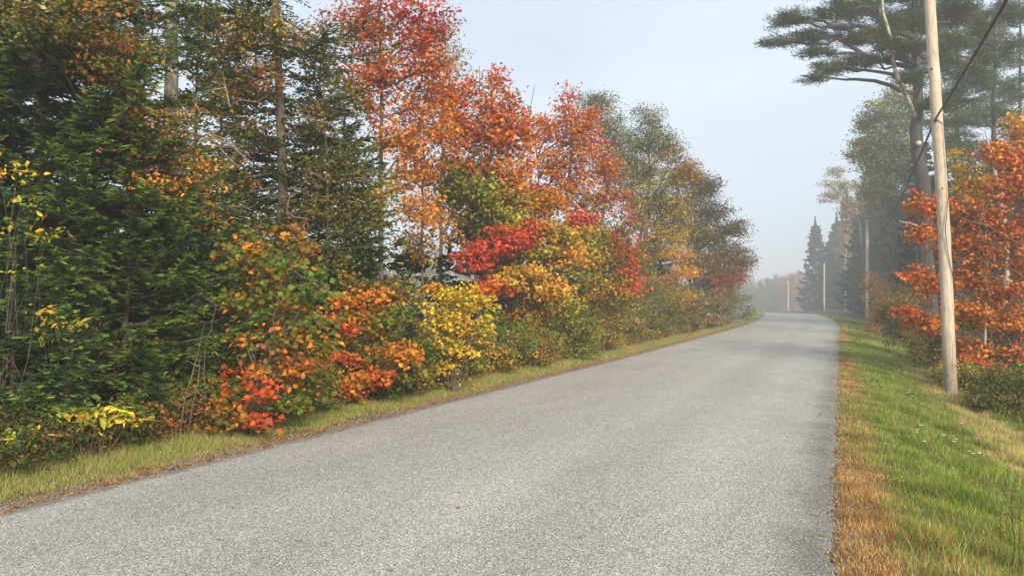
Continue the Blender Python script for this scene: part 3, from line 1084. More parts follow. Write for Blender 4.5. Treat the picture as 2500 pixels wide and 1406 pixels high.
decid('maple_tree', 'golden yellow maple with pinkish red boughs in front of the scarlet topped maple', 'maple', 1290, 21.8,
      [(1240, 590, 60, 38, 'pinkred:4 red:2', -1), (1160, 630, 42, 35, 'pinkred:3 red:2', -1.5), (1290, 560, 55, 30, 'pinkred:2 orange:1 gold:1', -.5), (1410, 540, 35, 30, 'pinkred:4 red:2', .5),
       (1300, 480, 45, 28, 'crimson:3 red:1', 1), (1370, 570, 60, 35, 'gold:2 yg:2 lorange:1'), (1300, 610, 60, 35, 'yg:3 gold:2', 0), (1380, 620, 50, 32, 'lorange:3 yellow:2'),
       (1280, 680, 60, 32, 'lorange:3 yellow:1 yg:1', -1), (1350, 710, 55, 25, 'lorange:3 yellow:2', -1), (1340, 500, 50, 32, 'orange:2 lorange:2 gold:1'), (1270, 500, 45, 35, 'lorange:2 gold:2 yg:1'),
       (1210, 710, 50, 25, 'red:3 orange:2', -1), (1290, 770, 60, 30, 'gold:2 orange:2 olive:1'), (1240, 650, 50, 30, 'yg:2 green:1 gold:1')],
      tr=.08, stems=2, group=LT, seed=28, ls=.125, per=24, rs=.27, dens=1.15, flat=.3)
decid('poplar_tree', 'hazy grey green poplar directly behind the scarlet maple top', 'poplar', 1475, 41,
      [(1470, 250, 30, 30, 'ggreen'), (1480, 300, 42, 40, 'ggreen:4 pale:1'), (1500, 350, 40, 40, 'ggreen'), (1430, 260, 25, 30, 'ggreen:4 pale:1'), (1500, 420, 45, 50, 'ggreen:3 olive:1')],
      tr=.14, group=LT, seed=29, ls=.15, per=30, rs=.42, dens=1.5)
decid('poplar_tree', 'tall thin hazy poplar with rounded top right of the scarlet maple', 'poplar', 1588, 44,
      [(1580, 285, 35, 30, 'ggreen:4 pale:1'), (1590, 340, 50, 38, 'ggreen:3 olive:2'), (1550, 350, 35, 40, 'ggreen:3 olive:1'), (1630, 360, 40, 35, 'olive:3 rust:1 ggreen:1'), (1580, 420, 50, 40, 'olive:3 ggreen:1 gold:1'),
       (1540, 460, 40, 50, 'olive:3 rust:1'), (1570, 520, 50, 50, 'olive:3 gold:2'), (1530, 400, 35, 40, 'ggreen:2 olive:2')],
      tr=.15, group=LT, seed=30, ls=.15, per=30, rs=.42, dens=1.4, path=[(1560, 600), (1588, 420), (1585, 290)])
decid('oak_tree', 'leaning rough trunked tree with olive gold crown beside the misty maple', 'tree', 1545, 38,
      [(1600, 480, 45, 45, 'olive:3 gold:1'), (1660, 430, 45, 40, 'olive:2 rust:2 gold:1'), (1640, 520, 50, 45, 'gold:2 olive:3'), (1610, 580, 50, 40, 'olive:3 gold:2'), (1570, 640, 40, 40, 'olive:2 gold:1'), (1640, 380, 30, 30, 'rust:1 olive:2', 0, .5)],
      tr=.22, group=LT, seed=31, ls=.14, per=30, rs=.38, dens=1.5, path=[(1570, 620), (1585, 520), (1615, 430)], bark=M_bark)
decid('maple_tree', 'hazy russet and olive maple spreading toward the road before the mist', 'maple', 1700, 51,
      [(1680, 430, 45, 35, 'rust:2 olive:2 pink:1'), (1720, 460, 40, 35, 'olive:3 rust:1'), (1680, 500, 55, 40, 'olive:3 gold:2'), (1740, 520, 40, 30, 'olive:2 rust:1'), (1690, 570, 60, 40, 'olive:3 gold:2'), (1750, 575, 45, 35, 'olive:3 rust:1'),
       (1795, 560, 28, 25, 'rust:2 olive:2'), (1790, 620, 35, 35, 'olive:3 rust:2'), (1740, 640, 50, 35, 'rust:2 olive:3 crimson:1'), (1780, 670, 45, 28, 'pinkred:1 rust:2 olive:1'), (1690, 640, 45, 35, 'gold:2 olive:2 orange:1'), (1820, 640, 22, 28, 'olive:2 rust:1'), (1750, 690, 45, 22, 'red:1 rust:2')],
      tr=.2, stems=2, group=LT, seed=32, ls=.17, per=32, rs=.48, dens=1.7)
decid('maple_tree', 'small maple with flat tiers of orange gold leaves before the hazy russet maple', 'maple', 1650, 42,
      [(1640, 620, 50, 22, 'gold:3 orange:2'), (1670, 665, 45, 15, 'lorange:3 gold:1'), (1620, 690, 40, 20, 'gold:2 orange:2 olive:1'), (1650, 720, 50, 15, 'orange:2 gold:2'), (1660, 580, 35, 22, 'gold:2 olive:1'), (1640, 745, 45, 15, 'orange:2 crimson:1 rust:1')],
      tr=.08, group=LT, seed=33, ls=.14, per=26, rs=.34, dens=1.1, flat=.25)
conifer('spruce_tree', 'dark little spruce under the hazy russet maple', 'spruce', 1712, 49, top_py=650, R=1.7, z0=.4, group=LT, seed=34, col=(.02, .045, .022),
        tip=(.04, .08, .03), sl=.14, sw=.05, ls=.13, gap=.4)
conifer('spruce_tree', 'dark low spruce at the wood edge under the tiers of orange leaves', 'spruce', 1655, 43, top_py=700, R=1.8, z0=.3, group=LT, seed=35, col=(.02, .045, .02),
        tip=(.05, .09, .03), sl=.13, sw=.05, ls=.13, gap=.38)
# fogged trees where the left wood meets the bend
FG = 'misty trees where the left wood meets the bend'
for i, (px, top, v, rw, pal, lab) in enumerate([
        (1765, 668, 3.0, 34, 'olive:2 ggreen:2 rust:1', 'misty olive tree just beyond the hazy russet maple'),
        (1800, 650, 3.5, 34, 'olive:2 ggreen:2', 'misty green tree in the middle of the group at the bend'),
        (1830, 672, 3.0, 24, 'olive:3 rust:1', 'last misty tree of the left wood, right at the bend'),
        (1780, 712, 2.0, 30, 'dolive:2 olive:1', 'low dark misty shrub at the foot of the trees at the bend')]):
    d = dv(px, v)
    h = 775 - top
    decid('misty_tree', lab, 'tree', px, d,
          [(px, top + h * .22, rw * .6, h * .2, pal), (px - rw * .35, top + h * .48, rw * .7, h * .24, pal), (px + rw * .35, top + h * .5, rw * .7, h * .24, pal), (px, top + h * .75, rw, h * .22, pal)],
          tr=.10, group=FG, seed=40 + i, ls=.22, per=30, rs=.5, dens=1.6)
conifer('spruce_tree', 'misty rounded young spruce at the roadside before the bend', 'spruce', 1790, dv(1790, 1.8), top_py=705, R=1.8, z0=.1, group=FG, seed=46, sl=.2, sw=.08, ls=.2, gap=.4)

# ------------------------------------------------------------------ left wood: saplings in front
SG = 'saplings along the edge of the left wood'
decid('maple_sapling', 'large leaved sapling, green mixed with orange, with a scarlet low bough', 'sapling', 620, 10.0,
      [(620, 650, 70, 50, 'orange:2 olive:3 deeporange:1 green:1'), (690, 640, 60, 45, 'orange:1 olive:2 green:3'), (600, 740, 70, 50, 'olive:3 green:3 orange:2'), (690, 740, 70, 50, 'green:4 olive:2 orange:1'), (760, 700, 50, 50, 'green:3 olive:2'),
       (610, 820, 60, 40, 'orange:2 lorange:1 olive:2 green:2'), (690, 830, 70, 40, 'olive:3 orange:2 pink:1 green:2'), (760, 800, 50, 50, 'green:3 olive:2 orange:1'), (680, 900, 80, 40, 'olive:3 orange:2 deeporange:2 green:1'), (600, 925, 50, 28, 'red:2 orange:3', -.4), (640, 960, 42, 25, 'red:3 orange:1', -.5),
       (560, 960, 60, 40, 'green:3 olive:2 orange:1'), (700, 970, 60, 40, 'olive:2 green:2 orange:1'), (600, 1010, 80, 25, 'orange:2 deeporange:2 olive:3', -.3), (640, 1020, 40, 20, 'red:3 orange:1', -.5), (520, 1030, 40, 28, 'orange:2 rust:2 olive:1'), (740, 900, 50, 40, 'rust:2 orange:2'), (650, 700, 90, 50, 'green:3 olive:3 orange:2', .5), (700, 780, 80, 50, 'olive:4 green:2 orange:2', .5), (650, 860, 90, 50, 'olive:3 gold:2 orange:2 green:2', .5), (580, 600, 50, 35, 'orange:2 olive:3 gold:1', .3), (720, 580, 60, 35, 'olive:3 orange:1 rust:1', .4), (720, 950, 70, 45, 'olive:3 green:2 rust:2', .4)],
      tr=.022, bush=True, group=SG, seed=51, leaf="maple", ls=.105, per=17, rs=.17, dens=.62, parts=('stems', 'foliage'), bark=M_twig)
decid('maple_sapling', 'dark green lobed sapling in the shade beside the two bare stems', 'sapling', 430, 10.2,
      [(400, 900, 60, 40, 'dgreen:4 green:1'), (450, 930, 50, 45, 'dgreen:3 green:2'), (380, 960, 50, 35, 'dgreen'), (460, 880, 40, 30, 'green:1 dgreen:2')],
      tr=.012, bush=True, group=SG, seed=52, leaf='maple', ls=.13, per=12, rs=.16, dens=.8, parts=('stems', 'foliage'), bark=M_twig)
decid('maple_sapling', 'orange sapling flecked with scarlet between the green sapling and the yellow one', 'sapling', 850, 12.9,
      [(870, 740, 55, 40, 'orange:4 lorange:1 deeporange:1'), (910, 720, 35, 35, 'orange:3 lorange:1'), (820, 760, 50, 40, 'orange:2 olive:2 gold:1'), (835, 800, 28, 22, 'red:4', -.4), (900, 800, 55, 40, 'gold:2 orange:2 olive:2'), (960, 780, 45, 40, 'olive:2 green:2 orange:1'),
       (840, 875, 30, 18, 'red:4 orange:1', -.5), (880, 870, 60, 35, 'gold:2 olive:3 orange:1'), (970, 860, 55, 35, 'orange:4 lorange:2', -.3), (800, 850, 50, 35, 'orange:2 gold:2'), (860, 930, 45, 28, 'orange:2 lorange:1 red:1', -.4), (850, 960, 25, 22, 'red:4', -.5),
       (910, 920, 40, 28, 'orange:2 red:2', -.3), (850, 700, 70, 40, 'olive:4 rust:1 orange:1', .5), (900, 850, 90, 60, 'gold:2 olive:4 yg:1', .5), (960, 720, 60, 45, 'olive:3 orange:1 gold:1', .5), (830, 900, 70, 50, 'olive:3 gold:1 yg:1', .5), (1000, 900, 50, 40, 'olive:3 gold:2 dolive:1', .3), (790, 930, 45, 30, 'orange:2 yellow:1 rust:1'), (940, 930, 50, 30, 'olive:3 dgreen:2')],
      tr=.018, bush=True, group=SG, seed=53, leaf="maple", ls=.10, per=18, rs=.17, dens=.85, parts=('stems', 'foliage'), bark=M_twig)
decid('birch_sapling', 'bright yellow leaved sapling with thin upright stems', 'sapling', 1110, 14.8,
      [(1080, 730, 40, 30, 'yellow:4 gold:1'), (1140, 725, 50, 28, 'yellow:4 yg:1'), (1180, 745, 30, 28, 'yellow:3 yg:1'), (1120, 780, 50, 32, 'yellow:4 gold:2'), (1070, 780, 35, 30, 'yellow:2 yg:2'), (1160, 800, 40, 30, 'yellow:2 yg:2'),
       (1090, 840, 40, 28, 'yellow:3 yg:2 gold:1'), (1130, 850, 30, 22, 'yellow:3 gold:1'), (1080, 890, 25, 20, 'yellow:2 gold:1'), (1185, 700, 30, 18, 'orange:2 red:1'), (1110, 900, 60, 45, 'olive:3 yg:1 gold:1', .4), (1150, 850, 60, 45, 'olive:3 gold:2', .5), (1060, 700, 22, 20, 'gold:2 orange:1')],
      tr=.018, bush=True, group=SG, seed=54, mute=.12, leaf='simple', ls=.09, per=20, rs=.17, dens=1.0, parts=('stems', 'foliage'), bark=M_twig)
decid('yellow_shrub', 'low shrub of big bright yellow green oval leaves under the left spruce', 'shrub', 235, 8.35,
      [(120, 1020, 45, 14, 'lime:2 yellow:1'), (150, 1015, 40, 16, 'lime:2 yg:1'), (330, 1015, 25, 14, 'yellow:2 gold:1'), (270, 1000, 35, 16, 'lime:2 yellow:2'), (180, 1005, 40, 18, 'lime:3 yellow:2'), (240, 1005, 40, 18, 'yellow:3 lime:2'), (300, 1005, 40, 16, 'yellow:4 lime:1'), (230, 1030, 40, 16, 'lime:2 yellow:2')],
      tr=.010, bush=True, group=SG, seed=55, mute=.12, leaf='oval', ls=.125, per=6, rs=.13, dens=.55, parts=('stems', 'foliage'), bark=M_twig, flat=.4, upness=.8)
decid('yellow_shrub', 'tiny sprig of yellow green leaves at the lower left wood edge', 'shrub', 60, 7.6,
      [(50, 1050, 26, 12, 'lime:2 yellow:1'), (75, 1062, 18, 10, 'yellow:2 lime:1')],
      tr=.008, bush=True, group=SG, seed=56, mute=.12, leaf='oval', ls=.11, per=4, rs=.12, dens=.7, parts=('stems', 'foliage'), bark=M_twig, upness=.8)
decid('yellow_shrub', 'climbing shoots with broad yellow leaves at the far left, half way up the spruce', 'shrub', 22, 8.4,
      [(40, 430, 30, 45, 'yellow:2 yg:2 olive:1'), (75, 500, 35, 30, 'yg:3 yellow:1'), (15, 400, 25, 45, 'orange:2 yellow:1'), (30, 560, 30, 40, 'yg:2 gold:1'), (110, 560, 30, 25, 'gold:1 yg:1'), (20, 660, 30, 30, 'yg:2')],
      tr=.006, bush=True, group=SG, seed=57, mute=.12, leaf='oval', ls=.088, per=7, rs=.14, dens=.65, parts=('stems', 'foliage'), bark=M_twig)
decid('yellow_shrub', 'sparse shrub of dull gold leaves poking out between spruce boughs', 'shrub', 150, 8.7,
      [(100, 760, 38, 20, 'gold:2 yellow:2'), (150, 785, 40, 25, 'gold:3 yg:2'), (190, 810, 35, 25, 'gold:2 yg:2'), (115, 810, 30, 18, 'yg:2 gold:1'), (20, 900, 35, 30, 'rust:2 orange:1 olive:1')],
      tr=.006, bush=True, group=SG, seed=58, mute=.12, leaf='oval', ls=.095, per=6, rs=.14, dens=.5, parts=('stems', 'foliage'), bark=M_twig)


def bare(label, pts, d, r, seed):
    rng = np.random.RandomState(seed)
    b = base(pts[0][0], d)
    root = thing('bare_stem', label, 'bare sapling', b, 'bare stems')
    g = Geo()
    c = [b - [0, 0, .1]] + [P(x, y, d) for x, y in pts[1:]]
    c = np.array(c)
    t = np.linspace(0, len(c) - 1, 9)
    c = np.stack([np.interp(t, np.arange(len(c)), c[:, j]) for j in range(3)], 1)
    c[1:-1] += rng.normal(size=(7, 3)) * .008
    g.tube(c, np.linspace(r, r * .45, 9), 6)
    g.build('stem', M_twig, root, True)
    for q in range(4):
        g = Geo()
        i = rng.randint(4, 9)
        g.tube(curve(c[i], c[i] + rng.normal(size=3) * .12 + [0, 0, .12], rng, 4, .1), [.004, .003, .002, .001], 3)
        g.build('twig', M_deadw, root, True)


bare('left of two bare grey stems before the dark gap', [(437, 1075), (452, 960), (475, 900), (488, 840)], 9.55, .013, 1)
bare('right of two bare grey stems before the dark gap, the straighter', [(455, 1068), (470, 990), (487, 925), (488, 870)], 9.5, .011, 2)
bare('curved pale stem rising right of the bright spruce boughs', [(505, 1000), (500, 850), (515, 800), (528, 745)], 9.9, .008, 3)

# ------------------------------------------------------------------ left wood: bushes at its foot
LB = [
    (500, 1.45, 0.50, 0.9, 'dolive:2 olive:2 rust:1', 'low ragged weeds right of the curved pale stem', 'simple'),
    (575, 1.45, 0.45, 0.9, 'olive:2 orange:1 green:2', 'low ragged green bush at the left foot of the scarlet low bough', 'simple'),
    (650, 1.45, 0.50, 0.9, 'olive:3 rust:1 gold:1', 'low ragged bush straight below the scarlet low bough', 'simple'),
    (705, 1.45, 0.55, 0.9, 'green:2 olive:3', 'low ragged green bush right of the scarlet low bough', 'simple'),
    (800, 1.45, 0.55, 0.9, 'gold:1 olive:3 orange:1', 'low ragged bush at the left foot of the orange sapling', 'simple'),
    (860, 1.45, 0.50, 0.9, 'olive:3 rust:1 yg:1', 'low ragged bush below the scarlet flecks of the orange sapling', 'simple'),
    (905, 1.45, 0.60, 0.9, 'dolive:2 olive:3', 'low dark ragged bush at the right foot of the orange sapling', 'simple'),
    (980, 1.45, 0.60, 1.0, 'olive:3 gold:1 brown:1', 'low ragged gold bush before the tall olive one', 'simple'),
    (1085, 1.45, 0.60, 1.0, 'olive:3 gold:2', 'low ragged bush in front of the stems of the yellow sapling', 'simple'),
    (1130, 1.45, 0.60, 1.0, 'brown:1 olive:3 yg:1', 'low brownish weeds right before the yellow sapling', 'simple'),
    (1215, 1.45, 0.80, 1.1, 'green:2 olive:3 tan:1', 'low pale tipped weeds before the fresh green bush', 'simple'),
    (1280, 1.45, 0.80, 1.2, 'olive:3 gold:1 rust:1', 'low ragged bush before the orange speckled bush', 'simple'),
    # px, v, height, width, palette, label, leaf
    (-60, 1.9, .6, 1.3, 'dolive:4 brown:1 dgreen:2', 'dark withered bush at the far lower left corner of the wood', 'oval'),
    (40, 1.9, .5, 1.2, 'brown:1 dolive:4 dgreen:2', 'withered dark bush below the tiny yellow sprig', 'oval'),
    (150, 1.8, .45, 1.1, 'brown:1 gold:1 dolive:4 dgreen:2', 'dark bush with a few gold leaves under the yellow oval leaved shrub', 'oval'),
    (250, 1.75, .42, 1.0, 'green:2 dgreen:2 brown:2', 'low green and brown bush in front of the yellow oval leaved shrub', 'simple'),
    (350, 1.8, .36, 1.0, 'rust:1 brown:2 dolive:2', 'low brownish bush left of the two bare stems', 'simple'),
    (560, 2.6, .9, 1.2, 'dgreen:3 olive:1', 'dark green bush behind the large green and orange sapling', 'simple'),
    (760, 1.7, .6, 1.0, 'olive:2 rust:2 gold:1', 'low rusty bush at the right foot of the green and orange sapling', 'simple'),
    (940, 1.6, .9, 1.2, 'olive:4 dgreen:2 gold:1', 'olive bush between the orange sapling and the yellow sapling', 'simple'),
    (1010, 1.9, 1.0, 1.2, 'olive:3 gold:1 dolive:2', 'olive gold bush at the left foot of the yellow sapling', 'simple'),
    (1150, 1.8, .9, 1.2, 'gold:2 olive:3 brown:1', 'golden brown bush at the right foot of the yellow sapling', 'simple'),
    (1185, 2.0, 1.3, 1.2, 'green:4 dgreen:2', 'fresh green bush right of the yellow sapling', 'simple'),
    (1250, 1.9, 1.2, 1.4, 'olive:3 orange:1 dolive:2', 'olive bush speckled orange below the golden maple', 'simple'),
    (1310, 2.1, 1.5, 1.6, 'olive:2 green:2 gold:1', 'mixed green and gold bush under the golden maple boughs', 'simple'),
    (1360, 1.7, 1.3, 1.6, 'yg:1 olive:3 green:1', 'yellow green bush below the scarlet topped maple', 'simple'),
    (1395, 2.4, 1.9, 1.8, 'olive:3 rust:1 green:1', 'tall olive bush under the middle of the scarlet topped maple', 'simple'),
    (1440, 1.8, 1.5, 1.8, 'olive:3 gold:1 brown:1', 'dull gold bush with thin stems below the scarlet low bough', 'simple'),
    (1480, 2.6, 2.2, 2.0, 'dolive:3 olive:2 green:1', 'tall dark olive bush left of the leaning trunk', 'simple'),
    (1510, 1.8, 1.7, 2.0, 'olive:3 gold:2 brown:1', 'brownish gold bush at the foot of the leaning trunk', 'simple'),
    (1550, 2.0, 2.2, 2.2, 'olive:3 dolive:1 gold:1', 'dense olive bush just right of the leaning trunk', 'simple'),
    (1590, 1.8, 2.0, 2.4, 'dolive:2 green:1 olive:2', 'dark green bush before the orange tiered maple', 'simple'),
    (1625, 1.9, 1.9, 2.4, 'olive:3 rust:1 dolive:1', 'olive rust bush below the tiers of orange leaves', 'simple'),
    (1665, 1.8, 1.9, 2.4, 'dolive:2 olive:2', 'dark bush left below the little spruce', 'simple'),
    (1700, 1.8, 2.0, 2.6, 'olive:2 pink:1 rust:1', 'hazy pinkish brown bush below the little spruce', 'simple'),
    (1735, 1.9, 2.2, 2.8, 'yg:1 olive:3', 'hazy yellow green bush beside the road before the bend', 'simple'),
    (1765, 1.7, 2.0, 3.0, 'dolive:3 olive:2', 'hazy dark bush second from the bend', 'simple'),
    (1815, 1.8, 2.2, 3.2, 'dolive:2 olive:2', 'hazy rounded bush at the bend, last of the row', 'simple'),
]
for i, (px, v, h, wd, pal, lab, lf) in enumerate(LB):
    d = dv(px, v)
    s = max(1.0, d / 16)
    bush(lab, px, v, h, wd, pal, 60 + i, leaf=lf, ls=.07 * s ** .7, rs=.15 * s ** .8, per=18, n=9, dens=.8)

# second row: shade-grown conifers and bushes filling the space below the crowns
UG = 'undergrowth trees deeper in the left wood'
for i, (px, v, h, R_, lab) in enumerate([
        (-20, 5.5, 4.5, 1.6, 'dark shaded spruce behind the bluish spruce at the left edge'),
        (200, 6.0, 4.2, 1.7, 'dark shaded fir behind the dense left spruce'),
        (470, 4.8, 3.1, 1.3, 'dark shaded fir behind the two bare stems'),
        (560, 6.0, 3.2, 1.5, 'dark shaded fir behind the left side of the orange and green sapling'),
        (660, 5.5, 2.9, 1.5, 'dark shaded fir behind the right side of the orange and green sapling'),
        (770, 4.6, 2.8, 1.4, 'dark young fir between the green sapling and the orange sapling'),
        (900, 4.6, 3.0, 1.5, 'dark young fir directly behind the orange and scarlet sapling'),
        (1000, 4.4, 3.4, 1.5, 'dark young fir behind the left side of the yellow sapling'),
        (1100, 4.0, 3.6, 1.5, 'dark young fir behind the right side of the yellow sapling'),
        (1190, 4.6, 3.6, 1.6, 'dark young fir behind the fresh green bush'),
        (1270, 4.0, 3.6, 1.6, 'dark young fir in the shade of the golden maple'),
        (1340, 5.0, 4.2, 1.8, 'dark young fir between the golden and scarlet maples'),
        (1430, 5.0, 5.0, 2.0, 'dark young fir in the shade of the scarlet maple'),
        (1510, 5.0, 5.4, 2.2, 'dark fir behind the leaning trunk'),
        (1600, 5.0, 5.6, 2.2, 'dark fir behind the orange tiered maple')]):
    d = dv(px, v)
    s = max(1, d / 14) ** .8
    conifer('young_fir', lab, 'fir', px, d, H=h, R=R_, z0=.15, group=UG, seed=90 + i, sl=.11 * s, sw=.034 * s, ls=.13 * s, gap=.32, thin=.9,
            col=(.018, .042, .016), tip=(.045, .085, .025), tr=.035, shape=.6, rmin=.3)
for i, (px, v, h, wd, pal, lab) in enumerate([
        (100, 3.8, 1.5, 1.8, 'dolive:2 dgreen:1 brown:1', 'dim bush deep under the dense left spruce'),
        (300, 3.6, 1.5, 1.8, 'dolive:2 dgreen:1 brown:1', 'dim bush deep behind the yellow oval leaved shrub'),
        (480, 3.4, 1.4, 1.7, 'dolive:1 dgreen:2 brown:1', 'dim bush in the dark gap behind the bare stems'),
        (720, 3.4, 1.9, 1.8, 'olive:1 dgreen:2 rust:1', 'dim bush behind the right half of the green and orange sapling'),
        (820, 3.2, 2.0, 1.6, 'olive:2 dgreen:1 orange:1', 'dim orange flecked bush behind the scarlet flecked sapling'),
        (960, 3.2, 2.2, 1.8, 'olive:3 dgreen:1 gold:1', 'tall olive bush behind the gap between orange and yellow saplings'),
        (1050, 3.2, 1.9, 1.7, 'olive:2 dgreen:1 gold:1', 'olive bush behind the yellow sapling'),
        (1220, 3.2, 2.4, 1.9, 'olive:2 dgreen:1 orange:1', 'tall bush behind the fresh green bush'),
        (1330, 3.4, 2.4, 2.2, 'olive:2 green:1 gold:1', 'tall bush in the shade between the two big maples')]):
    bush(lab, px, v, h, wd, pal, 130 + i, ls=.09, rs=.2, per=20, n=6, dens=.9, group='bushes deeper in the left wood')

# faint trees beyond the open field behind the left wood
FB = 'mist-faded trees beyond the field behind the left wood'
rng0 = np.random.RandomState(5)
for i in range(24):
    px = -100 + i * 78 + rng0.uniform(-20, 20)
    d = rng0.uniform(80, 120)
    top = rng0.uniform(560, 640)
    h = 750 - top
    pal = ['ggreen:2 olive:1', 'rust:1 olive:2 pink:1', 'olive:2 gold:1', 'dolive:2 ggreen:1'][i % 4]
    decid('distant_tree', 'mist-faded tree far beyond the left wood, glimpsed only through its gaps', 'tree', px, d,
          [(px, top + h * .3, 30, h * .3, pal), (px - 22, top + h * .55, 36, h * .3, pal), (px + 22, top + h * .6, 36, h * .3, pal), (px, top + h * .8, 45, h * .25, pal)],
          tr=.12, group=FB, seed=200 + i, ls=.32, per=16, rs=.75, dens=.9)

# ------------------------------------------------------------------ right side
RG = 'tall trees of the right wood'


def pine(name, label, px, d, limbs, trunk_path, tr, seed, group=RG, col=(.032, .064, .022), extra=None, tuft=.30, dens=1.0, ls=.15, col2=(.14, .19, .045)):
    """white pine: limbs carrying flat plates of needle tufts. limbs: (px, py, rx, ry[, depth offset])"""
    rng = np.random.RandomState(seed)
    b = base(px, d)
    root = thing(name, label, 'pine', b, group)
    wood, fol = Geo(), Geo()
    tp = np.array([b - [0, 0, .2]] + [P(x, y, d) for x, y in trunk_path])
    t = np.linspace(0, len(tp) - 1, 16)
    tp = np.stack([np.interp(t, np.arange(len(tp)), tp[:, j]) for j in range(3)], 1)
    tp[1:, :2] += rng.normal(size=(15, 2)) * tr * .15
    wood.tube(tp, tr * (1 - np.linspace(0, .8, 16)), 12, cap=True, rough=.07, rng=rng)
    if extra:
        for path, r in extra:
            e = np.array([P(x, y, d + dd) for x, y, dd in path])
            tt = np.linspace(0, len(e) - 1, 12)
            e = np.stack([np.interp(tt, np.arange(len(e)), e[:, j]) for j in range(3)], 1)
            g = Geo()
            g.tube(e, np.linspace(r, r * .4, 12), 8, rough=.08, rng=rng)
            g.build('limb', M_lichen_lit, root, True)  # lit limbs: bark paler than the trunk's puts the light into the colour
    k = d / F
    side = np.array([math.cos(YAW), math.sin(YAW), 0])
    fwd = np.array([-math.sin(YAW), math.cos(YAW), 0])
    Pp, Dd, Cc = [], [], []
    for q in limbs:
        lx, ly, rx, ry = q[:4]
        dd = q[4] if len(q) > 4 else 0
        c = P(lx, ly, d + dd)
        rx, ry = rx * k, ry * k
        rd = max(rx * .7, .8)
        zz = c[2] - .15 * np.linalg.norm((c - tp[8])[:2])
        o = np.array([np.interp(zz, tp[:, 2], tp[:, j]) for j in range(3)])
        out = unit(c - o)
        tipp = c + out * rx * .8
        lim = curve(o, tipp, rng, 9, .05, .02)
        wood.tube(lim, np.linspace(max(.02, .022 * np.linalg.norm(tipp - o)), .01, 9), 6)
        n = int(dens * 3.6 * rx * rd / (tuft ** 2) * max(1, ry / (tuft * 1.3)) + 4)
        u3 = unit(rng.normal(size=(n, 3))) * rng.uniform(0, 1, (n, 1)) ** .5
        sc = c + side * u3[:, :1] * rx + fwd * u3[:, 1:2] * rd + np.array([0, 0, 1.]) * u3[:, 2:3] * ry * 1.2
        hole = wob(sc[:, 0] * 1.3, sc[:, 1] * 1.3 + sc[:, 2] * 3, 1.2) + rng.normal(size=n) * .3
        sc = sc[hole > -.3]
        n = len(sc)
        for j in range(0, n, 2):
            i0 = rng.randint(3, 9)
            wood.tube([lim[i0], (lim[i0] + sc[j]) / 2 + [0, 0, .05], sc[j]], [.02, .013, .007], 3)
        m = int(46)
        idx = np.repeat(np.arange(n), m)
        pp = sc[idx] + rng.normal(size=(n * m, 3)) * tuft * np.array([.55, .55, .27])
        dr = rng.normal(size=(n * m, 3)) * .8 + out * .5
        dr[:, 2] = dr[:, 2] * .5 + .35
        mixv = np.clip(rng.uniform(-.4, 1, (n, 1)), 0, 1)[idx]
        Pp.append(pp)
        Dd.append(dr)
        Cc.append(np.array(col) * (1 - mixv) + np.array(col2) * mixv)
    pp, dr, cc = map(np.concatenate, (Pp, Dd, Cc))
    shoots(fol, rng, pp, dr, ls * rng.uniform(.7, 1.3, (len(pp), 1)), ls * .15, cc)
    wood.build('trunk', M_pine, root, True)
    fol.build('crown', M_needle, root)
    return root


bigpine = pine('white_pine', 'huge dark pine behind the near pole, its long boughs reaching left over the road', 2270, 38,
     [(1935, 45, 60, 16), (1905, 105, 50, 11), (1990, 90, 70, 16), (2050, 30, 70, 22), (2090, 90, 60, 18), (1990, 190, 45, 8), (2040, 165, 60, 12), (2100, 150, 60, 12), (2010, 130, 60, 10), (1900, 55, 25, 9),
      (2110, 40, 60, 25), (2180, 60, 60, 30), (2050, -30, 90, 25), (2200, 130, 50, 25, -1), (2250, 40, 60, 35), (2320, 30, 70, 30, 1), (2330, 100, 60, 25), (2240, 190, 40, 20, -2), (2330, 170, 50, 25), (2390, 60, 60, 30, 2),
      (2400, 150, 60, 25, 2), (2290, 250, 35, 18, -1), (2180, -20, 90, 30), (2330, -30, 90, 30), (2130, 90, 50, 18, 2), (2200, 60, 50, 20, 2), (2215, 190, 40, 16, 1.5), (2170, 110, 45, 16, -2), (2290, 150, 45, 22, 2), (2240, 120, 45, 20, -2), (2460, 30, 60, 30, 3), (2460, 110, 50, 25, 3), (2340, 250, 50, 22, 1)],
     [(2262, 640), (2250, 450), (2240, 290), (2234, 150), (2232, 20), (2232, -150)], .41, 301,
     extra=[([(2237, 290, 0), (2215, 240, -.6), (2190, 190, -1), (2178, 140, -1.2), (2172, 80, -1.3), (2155, 30, -1.3), (2150, -60, -1.3)], .12),
            ([(2262, 560, 0), (2230, 548, -1.2), (2195, 540, -2.2)], .06)], tuft=.27, ls=.16)
g = Geo()
q = P(2243, 350, 37.55)
g.tube([q + unit(q - CAMP) * .35, q - unit(q - CAMP) * .03], [.13, .12], 12, cap=True)
g.build('sawn_knot', M_cut, bigpine)
pine('white_pine', 'shaggy green pine behind the red maple, right of the near pole', 2420, 47,
     [(2400, 200, 70, 30), (2340, 300, 60, 30), (2430, 280, 70, 30), (2480, 220, 60, 30), (2380, 370, 70, 30), (2460, 360, 60, 30), (2340, 400, 50, 28), (2420, 440, 70, 30), (2340, 480, 60, 28), (2480, 130, 50, 28), (2400, 110, 60, 28),
      (2500, 300, 50, 35), (2320, 350, 40, 25, -2), (2400, 520, 70, 30), (2340, 570, 50, 30), (2470, 450, 50, 40)],
     [(2425, 500), (2428, 250), (2425, 30)], .22, 302, dens=1.3, tuft=.42, ls=.20, col=(.04, .085, .03), col2=(.13, .20, .055))
